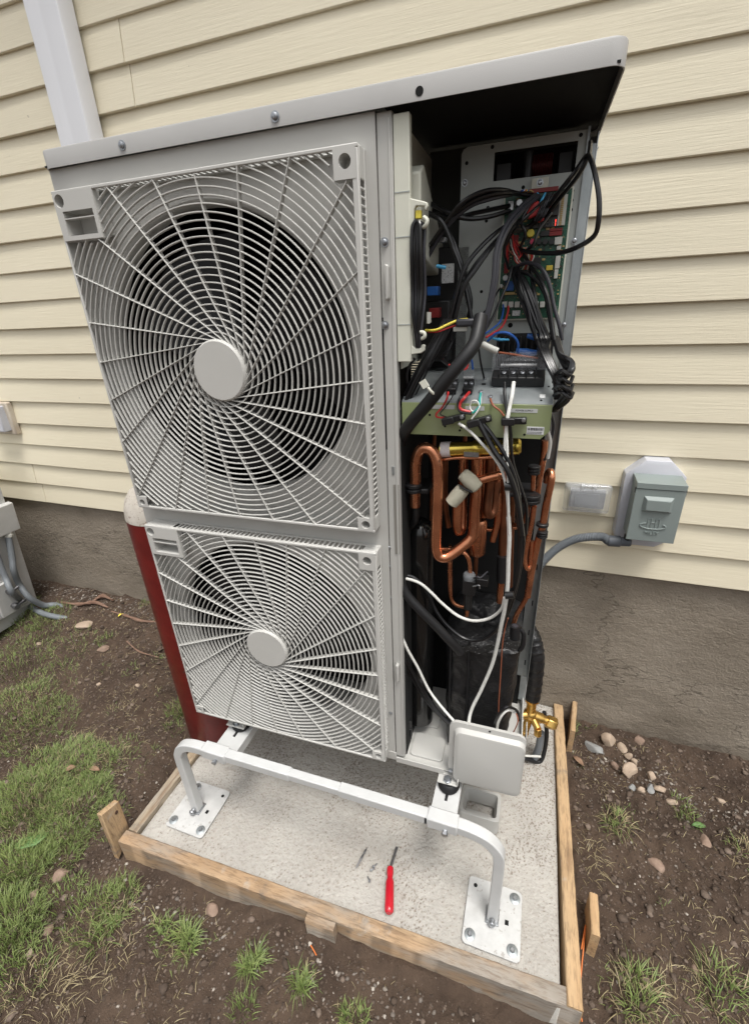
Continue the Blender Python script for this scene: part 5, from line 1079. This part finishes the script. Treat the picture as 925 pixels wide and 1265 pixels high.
bt = MB().lathe([(0, .0012), (.12, .0030), (.25, .0030), (.3, .0022), (.4, .0036), (.62, .0036), (.68, .0022), (.9, .0028), (1, .0010)], a, b, 8); tag(build(bt, 'screwdriver_bit', m_steel, None), 'loose double ended dark screwdriver bit left of the red screwdriver', 'bit')
for (px, py, qx, qy, lb) in ((466, 1067, 460, 1072, 'small steel screw nearest the screwdriver bit tip'), (463, 1073, 457, 1076, 'small steel screw in the middle of the three loose screws'), (454, 1083, 457, 1090, 'small steel screw lowest of the three on the pad')):
    a = zpad(px, py, .003); b = zpad(qx, qy, .004); m = MB().lathe([(0, .0008), (.12, .0019), (.7, .0019), (.72, .0042), (.9, .0042), (1, .002)], a, b, 10)
    tag(build(m, 'loose_screw', m_bolt, None), lb, 'screw', 'loose screws on the pad')

# ================================================================== red gas cylinder
cyl = thing('gas_cylinder', 'tall worn red gas cylinder with a scuffed white shoulder left of the heat pump', 'gas cylinder', (-.128, .190, .03))
cx, cy = -.128, .190; R = .115
build(MB().lathe([(0, R*.97), (.006, R), (.5, R+.0006), (1, R)], (cx, cy, .036), (cx, cy, 1.035), 64), 'body', m_redcyl, cyl)
build(MB().lathe([(0, R+.0008), (.25, R*.985), (.5, R*.90), (.7, R*.76), (.85, R*.56), (.95, R*.36), (1, R*.30)], (cx, cy, 1.035), (cx, cy, 1.155), 64), 'shoulder', m_whitecyl, cyl)
build(MB().lathe([(0, .032), (.6, .032), (.65, .026), (1, .024)], (cx, cy, 1.153), (cx, cy, 1.20), 24), 'neck', m_steel, cyl)

# ================================================================== electrical disconnect on the wall
disc = thing('disconnect_box', 'grey green outdoor disconnect box on a pale mounting block', 'electrical box', (1.36, .66, .88))
KD = crop(750, 560, 925/120)
YM = .640
def wk(x, y, Y, K=KD): return wy(*K(x, y), Y)
oct_ = [wk(x, y, YM) for x, y in ((70, 790), (165, 215), (310, 110), (655, 130), (775, 290), (640, 800), (500, 885), (95, 850))]
mx0 = 1.270; mx1 = 1.432; mz0 = .868; mz1 = 1.158
pl = [(mx0, mz0+.030), (mx0, mz1-.048), (mx0+.050, mz1), (mx1-.046, mz1), (mx1+.002, mz1-.048), (mx1+.002, mz0+.030), (mx1-.04, mz0), (mx0+.035, mz0)]
def inset(P, d):
    c = np.mean(P, 0); return [tuple(np.array(p)+(c-np.array(p))/np.linalg.norm(c-np.array(p))*d) for p in P]
m = MB(); A = [(x, .700, z) for x, z in pl]; B = [(x, YM+.006, z) for x, z in pl]; C_ = [(x, YM, z) for x, z in inset(pl, .012)]
m.add(A+B+C_, [(k*8+i, k*8+(i+1) % 8, (k+1)*8+(i+1) % 8, (k+1)*8+i) for k in range(2) for i in range(8)]+[tuple(16+i for i in range(8))]); build(m, 'mounting_block', m_mount, disc, bevel=.002)
YD = .565
dA = wk(285, 285, YD); dB = wk(775, 300, YD); dC = wk(180, 820, YD); dD = wk(625, 862, YD)
bx0_, bx1_ = (dA[0]+dC[0])/2, (dB[0]+dD[0])/2; bz1_, bz0_ = (dA[2]+dB[2])/2, (dC[2]+dD[2])/2
m = MB().box(bx0_+.002, bx1_-.002, YD+.006, YM-.0005, bz0_+.004, bz1_-.006); body = build(m, 'enclosure', m_boxgrn, disc, bevel=.002)
m = MB().prism([(YM-.001, bz1_+.004), (YD-.002, bz1_), (YD-.002, bz1_-.018), (YD+.003, bz1_-.018), (YM-.001, bz1_-.006)], bx0_-.001, bx1_+.001, 'x'); build(m, 'hood', m_boxgrn, disc, bevel=.0012)
door = build(MB().box(bx0_-.001, bx1_+.001, YD, YD+.0055, bz0_, bz1_-.0195), 'door', m_boxgrn, disc, bevel=.0015)
h0 = wk(345, 420, YD); h1 = wk(640, 560, YD); hx0_, hx1_, hz1_, hz0_ = wk(335, 480, YD)[0], wk(632, 480, YD)[0], wk(490, 412, YD)[2], wk(470, 560, YD)[2]
m = MB(); o = [(hx0_, hz0_), (hx1_, hz0_), (hx1_, hz1_), (hx0_, hz1_)]; i_ = [(hx0_+.009, hz0_+.006), (hx1_-.009, hz0_+.006), (hx1_-.009, hz1_-.011), (hx0_+.009, hz1_-.011)]
m.add([(x, YD-.0002, z) for x, z in o]+[(x, YD-.010, z) for x, z in i_], [(k, (k+1) % 4, 4+(k+1) % 4, 4+k) for k in range(4)]+[(4, 5, 6, 7), (3, 2, 1, 0)]); build(m, 'raised_grip', m_boxgrn, door, bevel=.0015)
e = wk(432, 690, YD); m = MB()
m.tube([(e[0]+.034*math.cos(t), YD-.0008, e[2]-.001+.0100*math.sin(t)) for t in np.linspace(math.radians(125), math.radians(402), 36)], .0020, 6, 1)
for dx in (-.0105, .0105): m.tube([(e[0]+dx-.0045, YD-.0008, e[2]-.005), (e[0]+dx-.0045, YD-.0008, e[2]+.0225), (e[0]+dx+.0045, YD-.0008, e[2]+.0225), (e[0]+dx+.0045, YD-.0008, e[2]-.005)], .0015, 6, 1)
m.tube([(e[0]-.006, YD-.0008, e[2]+.010), (e[0]+.006, YD-.0008, e[2]+.010)], .0015, 6, 1); build(m, 'embossed_emblem', m_boxgrn, door)
tx = wk(415, 760, YD); text('MILEY', .0150, m_boxgrn, door, (tx[0], YD-.0008, tx[2]), (1, 0, 0), (0, 0, 1), .0014, 'embossed_lettering')
for x in (bx0_-.002, bx1_-.0005): build(MB().box(x, x+.0025, YD+.002, YD+.012, bz1_-.034, bz1_-.019), 'hinge_pin', m_black, disc)
# knockout behind the door bottom and conduit
build(MB().box((bx0_+bx1_)/2-.028, (bx0_+bx1_)/2+.020, YD+.02, YM-.004, bz0_-.004, bz0_+.006), 'knockout', m_compw, disc, bevel=.002)
cn_ = wk(75, 840, .610)
fit = MB().lathe([(0, .0125), (.08, .015), (.42, .015), (.45, .0185), (.92, .0185), (1, .014)], cn_+np.array([.045, 0, .004]), cn_+np.array([-.025, 0, 0]), 14); build(fit, 'conduit_fitting', mat('dark grey fitting', (.09, .10, .115), .5), disc, bevel=.001)
build(MB().tube([(bx0_+.022, .605, bz0_+.012), (bx0_+.012, .607, bz0_-.006), (cn_[0]+.035, .610, cn_[2]+.003)], .010, 12), 'elbow', m_black, disc)
P = [cn_+np.array([-.02, 0, 0]), wy(742, 663, .608), wy(715, 665, .60), wy(695, 673, .59), wy(678, 686, .57), wy(664, 702, .54), wy(650, 722, .50)]
Q = spline(P, 60); cdm = MB(); cdm.tube(Q, [.0135+.0011*math.sin(i*1.57) for i in range(len(Q))], 14, 1)
tag(build(cdm, 'flexible_conduit', m_cond, None), 'grey ribbed flexible conduit curving from the disconnect box behind the heat pump', 'conduit')

# ================================================================== clear weatherproof outlet cover
oc = thing('outlet_cover', 'clear plastic weatherproof outlet cover on the siding left of the disconnect box', 'outlet cover', (1.17, .65, .965))
KE = crop(640, 540, 925/285)
def we(x, y, Y): return wy(*KE(x, y), Y)
a = we(190, 190, .655); b = we(382, 200, .655); c = we(175, 300, .655); d = we(362, 308, .655)
ox0, ox1, oz0, oz1 = (a[0]+c[0])/2, (b[0]+d[0])/2, (c[2]+d[2])/2, (a[2]+b[2])/2
build(MB().box(ox0+.020, ox1-.016, .664, .682, oz0+.014, oz1-.018), 'receptacle_plate', mat('grey receptacle', (.26, .26, .26), .5, c2=(.13, .13, .135), nscale=60), oc, bevel=.002)
build(MB().box(ox0+.035, ox1-.035, .659, .6645, oz0+.024, oz1-.030).box(ox0+.02, ox1-.02, .660, .6645, oz1-.022, oz1-.016), 'receptacle_face', m_cond, oc, bevel=.001)
m = MB(); t = .0016
pr_o = rrect(ox0, ox1, oz0, oz1, .008); pr_i = rrect(ox0+.014, ox1-.016, oz0+.012, oz1-.012, .008); n = len(pr_o)
L1 = [(x, .681, z) for x, z in pr_o]; L2 = [(x, .664, z) for x, z in pr_o]; L3 = [(x, .660, z) for x, z in rrect(ox0+.004, ox1-.004, oz0+.004, oz1-.004, .008)]; L4 = [(x, .634, z) for x, z in pr_i]; L5 = [(x, .632, z) for x, z in rrect(ox0+.018, ox1-.020, oz0+.016, oz1-.016, .006)]
m.add(L1+L2+L3+L4+L5, [(k*n+i, k*n+(i+1) % n, (k+1)*n+(i+1) % n, (k+1)*n+i) for k in range(4) for i in range(n)]+[tuple(4*n+i for i in range(n))])
build(m, 'clear_lid', m_clearw, oc)
build(MB().cyl((ox0+.045, .648, oz1+.002), (ox1-.045, .648, oz1+.002), .005, n=10).box(ox0+.046, ox0+.056, .634, .665, oz1-.012, oz1+.004).box(ox1-.060, ox1-.050, .634, .665, oz1-.012, oz1+.004), 'hinge', m_clearw, oc, bevel=.001)

# ================================================================== far left: neighbouring unit, its conduits, wall box
gz = float(G(-1.6, .5)); e0 = gpt(48, 744)
XR, YR = e0[0], e0[1]
tpz = wy(20, 597, YR)[2]+.075
su = thing('small_heat_pump', 'smaller weathered white heat pump at the left edge beside the foundation', 'heat pump', (XR-.38, YR-.15, gz+.04)); su.rotation_euler = (0, .115, 0); OFF[su.name] = (XR-.38, YR-.15, gz); LN = .052
pan = build(MB().box(XR-.78, XR, YR-.30, YR, gz+.03, tpz-.03), 'cabinet', mat('weathered white cabinet', (.54, .54, .53), .5, c2=(.47, .47, .455), nscale=9, spots=(160, .68, (.3, .28, .24), .5)), su, bevel=.006)
m_cab = bpy.data.materials['weathered white cabinet']
build(MB().box(XR-.785, XR+.004, YR-.305, YR+.004, tpz-.03, tpz), 'top_panel', m_cab, su, bevel=.006)
jt = wx(6, 619, XR+.03+LN)[2]; jl = wx(21, 652, XR+.03+LN)[2]
yj = wx(20, 640, XR+.03+LN)[1]
jbx = build(MB().box(XR+.0005, XR+.035, yj-.16, yj, jl, jt), 'terminal_cover', m_cab, su, bevel=.005)
for z in (0, 1, 2): q = wx(38, 735+z*4, XR); build(MB().box(XR-.001, XR+.0035, q[1]-.055, q[1]+.0, q[2]-.0035, q[2]+.0035), 'louver', m_cab, su, bevel=.001)
q = wx(12, 738, XR+.03); build(MB().box(XR+.0005, XR+.02, q[1]-.06, q[1]+.03, q[2]-.09, q[2]+.10), 'valve_plate', m_cab, su, bevel=.003)
m = MB(); 
for dz in (.05, -.045): m = MB(); m.lathe([(0, .014), (.5, .014), (.52, .019), (1, .016)], (XR+.018, q[1], q[2]+dz), (XR+.055, q[1], q[2]+dz), 8); m.cyl((XR+.04, q[1], q[2]+dz), (XR+.045, q[1]+.05, q[2]+dz+.01), .009, n=10); build(m, 'valve', m_steel, su)
def g3(px, py, X): return wx(px, py, X)
P = [g3(9.5, 658, XR+.018+LN), g3(12, 672, XR+.02+LN), g3(15, 690, XR+.025+LN), g3(17, 705, XR+.030+LN), g3(24, 722, XR+.06), g3(36, 738, XR+.10), gpt(55, 751)+np.array([0, 0, .018]), gpt(68, 749)+np.array([0, 0, .008]), gpt(80, 747)+np.array([0, 0, -.02])]
tag(build(MB().tube(P, .0155, 14, 12), 'conduit', m_cond, None), 'dark grey conduit hanging from the terminal cover of the smaller white unit', 'conduit', 'conduits at the smaller unit')
build(MB().lathe([(0, .018), (.6, .018), (.65, .0205), (1, .0205)], g3(9, 652, XR+.017+LN)-np.array([LN, 0, 0]), g3(10, 661, XR+.018+LN)-np.array([LN, 0, 0]), 8), 'conduit_nut', m_compw, su)
P = [g3(-14, 660, XR+.08), g3(-4, 686, XR+.08), g3(6, 712, XR+.09), g3(16, 733, XR+.12), gpt(33, 750)+np.array([0, 0, .03]), gpt(52, 760)+np.array([0, 0, .016]), gpt(70, 763)+np.array([0, 0, .006]), gpt(84, 760)+np.array([0, 0, -.02])]
tag(build(MB().tube(P, .0145, 14, 12), 'conduit', m_cond, None), 'grey conduit sweeping onto the ground in front of the other conduit', 'conduit', 'conduits at the smaller unit')
for xx in (XR-.70, XR-.08): build(MB().box(xx, xx+.06, YR-.30, YR, gz-.05, gz+.03), 'foot', m_cab, su, bevel=.003)
a = wy(0, 500, .655); b = wy(8, 503, .655); c = wy(13, 536, .66); d = wy(3, 538, .655)
wb = thing('wall_outlet_box', 'pale wall box with a cracked beige collar at the left edge of the siding', 'wall box', (-1.56, .655, 1.10))
build(MB().box(-1.62, -1.478, .625, .668, a[2]-.13, a[2]-.005), 'box', m_mount, wb, bevel=.006); build(MB().box(-1.64, -1.455, .660, .690, a[2]-.15, a[2]+.010), 'collar', m_beige, wb, bevel=.006)

# ================================================================== stones, sticks, leaves
def stone(px, py, sx, sy_, h, mt, label, rot=0, sub=3, cat='stone', name='stone', group='loose stones on the soil'):
    p = gpt(px, py); bm = bmesh.new(); bmesh.ops.create_icosphere(bm, subdivisions=sub, radius=1); r = random.Random(int(px*7+py))
    ax = [(r.uniform(-1, 1), r.uniform(-1, 1), r.uniform(-1, 1), r.uniform(.5, .85)) for _ in range(11)]
    for v in bm.verts:
        for a, b, c, dd in ax:
            n = Vector((a, b, c)).normalized(); t = v.co.dot(n)
            if t > dd: v.co -= n*(t-dd)*.85
    me = bpy.data.meshes.new(name); cs, sn = math.cos(rot), math.sin(rot)
    for v in bm.verts:
        x, y, z = v.co.x*sx, v.co.y*sy_, max(v.co.z, -.5)*h; v.co = Vector((x*cs-y*sn, x*sn+y*cs, z+h*.28))
    bm.to_mesh(me); bm.free(); me.shade_smooth(); me.set_sharp_from_angle(angle=math.radians(28)); me.materials.append(mt)
    o = bpy.data.objects.new(name, me); o.location = p; col.objects.link(o); tag(o, label, cat, group); return o
stone(733, 925, .040, .024, .022, m_rockg, 'flat blue grey slab stone beside the right form board near the wall', -.5)
for px, py, a, b, h, mt, rot, lab in ((751, 916, .026, .020, .024, m_rock, .3, 'tan brown stone just behind the grey slab'), (768, 926, .016, .017, .018, m_rock, .1, 'rounded tan stone right of the brown one'), (790, 918, .017, .015, .018, m_rockb, .2, 'reddish stone apart at the back near the foundation'),
        (776, 955, .027, .020, .026, m_rock, .8, 'largest tan stone in the middle of the stone cluster'), (759, 948, .014, .013, .016, m_rockb, .2, 'small pinkish stone left of the largest tan stone'), (776, 936, .015, .010, .014, m_rock, .1, 'small flat tan stone above the largest one'),
        (783, 943, .010, .012, .012, m_rock, .9, 'little brown stone touching the largest tan stone'), (804, 960, .013, .012, .014, m_rock, 0, 'small tan stone right of the cluster'), (803, 976, .013, .014, .014, m_rockg, .5, 'grey brown stone in the gravel strip'), (791, 977, .014, .012, .014, m_rock, .4, 'orange tan stone low in the gravel strip'),
        (815, 976, .018, .011, .012, m_rock, .3, 'pale oval stone in the gravel strip'), (830, 992, .016, .010, .010, m_rock, .1, 'flat pinkish stone right of the pale oval one'), (780, 974, .012, .011, .010, m_rockg, .1, 'grey stone left in the gravel strip'),
        (870, 1041, .018, .026, .014, m_rockb, .2, 'dark tan wedge stone in the soil on the right'), (812, 1070, .030, .018, .012, m_rockb, -.5, 'half buried red brown stone in the right soil'), (890, 990, .018, .010, .008, m_rock, -.4, 'thin tan stone at the far right of the gravel'), (858, 1200, .010, .012, .010, m_rockb, 0, 'small brown stone low on the right'),
        (105, 774, .050, .034, .020, m_rock, .3, 'flat tan stone near the conduits by the foundation'), (262, 1126, .022, .019, .018, m_rockb, -.4, 'salmon stone below the front form board'), (128, 803, .030, .025, .016, m_rockb, .5, 'brown green flat stone left of the red cylinder'),
        (75, 1083, .030, .020, .020, m_rockb, .9, 'pinkish clod stone in the lawn on the left'), (42, 1108, .024, .018, .018, m_rockb, .2, 'smaller pinkish clod stone left of the other clod'), (60, 1150, .014, .017, .014, m_rockb, .2, 'reddish stone low in the left grass'), (37, 1180, .013, .016, .014, m_rock, .1, 'orange tan stone at the lower left'),
        (48, 796, .016, .010, .010, m_rock, .1, 'small pale stone in the soil near the smaller unit'), (170, 848, .014, .010, .010, m_rock, .1, 'pale pebble in the soil left of the red cylinder'), (122, 846, .015, .009, .009, m_rock, .1, 'pale pebble left of the other in the brown soil')):
    q_ = 1.3 if 740 < px < 840 and py < 1000 else 1.0; stone(px, py, a*q_, b*q_, h*q_, mt, lab, rot)
def lay(P, r, mt, name, label, cat, n=7, flat=False):
    Q = []; rg = random.Random(len(P)*7+int(P[0][0]))
    if hasattr(r, '__len__'): r = [a_*rg.uniform(.55, 1.25) for a_ in np.interp(np.linspace(0, 1, 17), np.linspace(0, 1, len(r)), r)]
    
    for px, py, dz in P: q = gpt(px, py); q[2] += dz; Q.append(q)
    return tag(build(MB().tube(Q, r, n, 6), name, mt, None), label, cat)
lay([(76, 746, .010), (98, 750, .011), (118, 747, .014), (134, 752, .010)], [.004, .010, .012, .004], m_bark, 'stick', 'reddish brown stick lying along the foundation left of the cylinder', 'stick')
lay([(138, 757, .008), (155, 762, .01), (175, 767, .012), (198, 770, .008)], [.004, .007, .008, .004], m_bark, 'stick', 'thin brown stick between the yellow leaf and the red cylinder', 'stick')
lay([(116, 745, .014), (128, 740, .02), (140, 744, .016)], [.006, .012, .006], m_bark, 'bark_piece', 'chunk of bark on the gravel by the foundation', 'bark')
lay([(156, 790, .006), (172, 806, .006), (196, 812, .006)], [.003, .004, .002], m_bark, 'twig', 'thin curved twig left of the red cylinder', 'twig')
lay([(716, 1180, .03), (722, 1148, .02), (717, 1200, .02), (715, 1240, .01), (718, 1265, .01)], .0016, m_orange, 'string', 'orange string on the soil along the right form board', 'string')
lay([(384, 1170, .008), (388, 1177, .010), (391, 1182, .006)], .0016, m_orange, 'string', 'short orange scrap beneath the front stake', 'string')
def leaf(px, py, L_, w_, mt, rot, label, cat='leaf', name='leaf'):
    p = gpt(px, py); m = MB(); n = 7; vs = []
    for i in range(n):
        t = i/(n-1); ww = w_*math.sin(math.pi*min(t*.93+.04, 1))**.8; x = (t-.5)*L_; z = .006+.006*math.sin(t*3.1)
        for s in (-1, 0, 1): vs.append((p[0]+x*math.cos(rot)-s*ww*math.sin(rot), p[1]+x*math.sin(rot)+s*ww*math.cos(rot), p[2]+z+abs(s)*.005))
    fs = [(i*3+k, i*3+k+1, i*3+k+4, i*3+k+3) for i in range(n-1) for k in (0, 1)]; m.add(vs, fs); o = build(m, name, mt, None); o.modifiers.new('thick', 'SOLIDIFY').thickness = .0006; return tag(o, label, cat)
leaf(862, 1023, .042, .010, m_green, .2, 'small green broad leaf in the soil right of the gravel'); leaf(35, 1045, .085, .020, m_green, .5, 'large green broadleaf weed leaf in the lawn at left'); leaf(50, 1040, .060, .016, m_green, 1.3, 'second green broad leaf crossing the large one in the lawn')
leaf(713, 945, .045, .011, m_leaf, 2.4, 'curled brown dead leaf beside the right form board'); leaf(117, 952, .050, .010, m_leaf, .1, 'brown dead leaf in the bare soil on the left'); leaf(88, 952, .035, .013, m_leaf, .7, 'reddish dead leaf on the lawn edge')
leaf(150, 762, .03, .008, m_yellow, 1.2, 'small yellow leaf on the stick by the foundation')

# ================================================================== grass
def blades(n, cx, cy, rad, h, lean=.55, wdt=.0022, elong=1.0, rot=0):
    r = rad*np.sqrt(rng.uniform(0, 1, n)); a = rng.uniform(0, 6.283, n); dx, dy = r*np.cos(a), r*np.sin(a)*elong
    x = cx+dx*math.cos(rot)-dy*math.sin(rot); y = cy+dx*math.sin(rot)+dy*math.cos(rot)
    k = free(x, y); x, y, a, r = x[k], y[k], a[k], r[k]; n = len(x); z = G(x, y)-.003
    H = h*rng.uniform(.45, 1.15, n); az = a+rng.normal(0, .9, n); ln = np.clip(lean*(.3+r/rad)+rng.normal(0, .2, n), .05, 1.3); wd = wdt*rng.uniform(.6, 1.25, n)
    t = np.array([0, .3, .62, .85, 1.]); V = np.zeros((n, 10, 3))
    for i, tt in enumerate(t):
        out = H*tt*np.sin(ln*tt)*1.05; up = H*tt*np.cos(ln*tt*1.15); w2 = wd*(1-tt**2.2)*.5+.00008
        px = x+out*np.cos(az); py = y+out*np.sin(az); sx, sy = -np.sin(az)*w2, np.cos(az)*w2
        V[:, 2*i] = np.stack([px-sx, py-sy, z+up], 1); V[:, 2*i+1] = np.stack([px+sx, py+sy, z+up+.0004], 1)
    q = np.array([(0, 1, 3, 2), (2, 3, 5, 4), (4, 5, 7, 6), (6, 7, 9, 8)]); Fc = (q[None]+10*np.arange(n)[:, None, None]).reshape(-1, 4)
    return V.reshape(-1, 3), Fc, np.repeat(np.clip(rng.beta(1.3, 2.2, n), 0, 1), 10)
def join(L):
    V, Fc, T = [], [], []; o = 0
    for v, f, t in L: V.append(v); Fc.append(f+o); T.append(t); o += len(v)
    return np.vstack(V), np.vstack(Fc), np.concatenate(T)
def gpatch(L, px, py, n, rad, h, **k): p = gpt(px, py); L.append(blades(n, p[0], p[1], rad, h, **k))
L = []
for px, py, n, rad, h in ((60, 960, 2600, .17, .05), (20, 1010, 2400, .18, .06), (90, 1000, 2600, .14, .05), (60, 1060, 1500, .12, .05), (15, 1080, 1300, .12, .07), (10, 1140, 900, .09, .08), (30, 1200, 300, .07, .05), (20, 880, 1000, .18, .06),
        (50, 900, 900, .16, .05), (12, 830, 700, .2, .06), (60, 850, 400, .14, .05), (110, 950, 900, .10, .04), (135, 1010, 300, .07, .04), (140, 940, 240, .10, .05), (115, 1130, 260, .08, .07), (150, 1110, 300, .06, .07), (15, 1170, 500, .07, .07),
        (80, 1120, 350, .08, .05), (35, 800, 350, .16, .05), (90, 800, 200, .12, .05), (60, 770, 260, .12, .07), (20, 765, 700, .12, .09), (50, 765, 250, .08, .06), (220, 880, 110, .05, .08), (215, 900, 60, .04, .05)):
    gpatch(L, px, py, int(n*.95), rad, h*.62, wdt=.0019)
for px, py, n in ((180, 745, 60), (160, 700, 0), (130, 790, 50), (706, 905, 50), (850, 1015, 60), (800, 905, 30), (725, 893, 60), (840, 1000, 50), (300, 1250, 80), (440, 1262, 120)):
    if n: gpatch(L, px, py, n, .035, .035)
for _ in range(70):
    x_ = rng.uniform(-1.6, -.25); y_ = rng.uniform(-.6, .45); L.append(blades(int(rng.integers(4, 22)), x_, y_, .02, .028, lean=1.0, wdt=.0017))
for _ in range(26):
    x_ = rng.uniform(-.3, 1.7); y_ = rng.uniform(-.7, -.36) if x_ < 1.2 else rng.uniform(-.3, .6); L.append(blades(int(rng.integers(3, 12)), x_, y_, .015, .022, lean=1.1, wdt=.0015))
V, Fc, T = join(L); fastmesh('grass', V, Fc, m_grass, T, kind='stuff')
L = []
for px, py, n, rad, h in ((60, 960, 500, .2, .05), (20, 1020, 400, .2, .05), (10, 880, 300, .16, .05), (110, 1180, 220, .12, .05), (60, 1230, 160, .10, .05), (150, 1150, 130, .10, .05), (30, 1240, 140, .1, .05), (120, 950, 200, .12, .035), (200, 1240, 60, .1, .04),
        (60, 800, 130, .2, .05), (140, 880, 110, .12, .04), (720, 1060, 90, .07, .05), (840, 1240, 200, .09, .04), (740, 960, 60, .08, .03), (880, 1180, 80, .12, .04), (250, 1160, 60, .1, .03)):
    p = gpt(px, py); L.append(blades(int(n*.8), p[0], p[1], rad, h*.75, lean=1.35, wdt=.0013))
L += [blades(2600, -.1, -.1, 1.7, .026, lean=1.35, wdt=.0014), blades(1200, -.9, .1, .6, .026, lean=1.3, wdt=.0015), blades(500, 1.5, .25, .4, .024, lean=1.35, wdt=.0013)]; V, Fc, T = join(L); fastmesh('dry_grass', V, Fc, m_dry, T, kind='stuff')
def clump(px, py, n, rad, h, label, dry=0, **k):
    p = gpt(px, py); t = thing('grass_clump', label, 'grass clump', tuple(p), group='grass clumps in the soil')
    LL = []; k.setdefault('wdt', .0026); k['wdt'] *= .85
    for q in range(5): a_ = rng.uniform(0, 6.28); rr_ = rad*rng.uniform(.1, .95); LL.append(blades(int(n*(1-dry)*rng.uniform(.12, .4)), p[0]+rr_*math.cos(a_), p[1]+rr_*math.sin(a_), rad*rng.uniform(.25, .7), h*rng.uniform(.6, 1.1), **k))
    LL.append(blades(int(n*.35), p[0], p[1], rad*1.7, h*.45, lean=1.1, wdt=.0016))
    v, f, tt = join(LL); o = fastmesh('green_blades', v-p, f, m_grass, tt); o.parent = t; OFF[o.name] = tuple(p); o['kind'] = 'stuff'
    if dry: v, f, tt = blades(int(n*dry), p[0], p[1], rad*1.2, h*.9, lean=1.0, wdt=.0018); o = fastmesh('dry_blades', v-p, f, m_dry, tt); o.parent = t; OFF[o.name] = tuple(p); o['kind'] = 'stuff'
clump(222, 1165, 150, .038, .060, 'bright green grass clump below the salmon stone', .05, lean=.85, wdt=.0034)
clump(200, 1150, 50, .030, .050, 'thin green grass tuft touching the left side of the bright clump', .05, lean=.85, wdt=.003)
clump(134, 1145, 120, .05, .060, 'loose green grass clump left of the bright clump near the lawn', .1, lean=.8, wdt=.003)
clump(311, 1190, 130, .026, .055, 'green grass clump below the front board near its middle', .05, lean=.85, wdt=.0034)
clump(376, 1212, 110, .024, .050, 'small green grass clump below the front stake', .08, lean=.75, wdt=.0034)
clump(430, 1256, 40, .026, .030, 'sparse pale tuft at the bottom edge of the view', .5, lean=.9)
clump(762, 1018, 120, .036, .055, 'sparse half dry grass clump in the soil right of the pad', .55, lean=.9)
clump(786, 1235, 200, .050, .060, 'green and straw grass clump at the lower right beside the pad corner', .5, lean=.8, wdt=.0028)
clump(900, 1235, 150, .06, .055, 'dark green grass clump in the lower right corner', .35, lean=.8)
clump(922, 1055, 60, .03, .05, 'straw coloured tuft at the right edge', .8, lean=.9)
clump(222, 882, 50, .035, .07, 'green grass tuft against the left side of the red cylinder', .2, lean=.6)
clump(145, 935, 50, .035, .05, 'faint green tuft in bare soil left of the corner stake', .3, lean=.8)
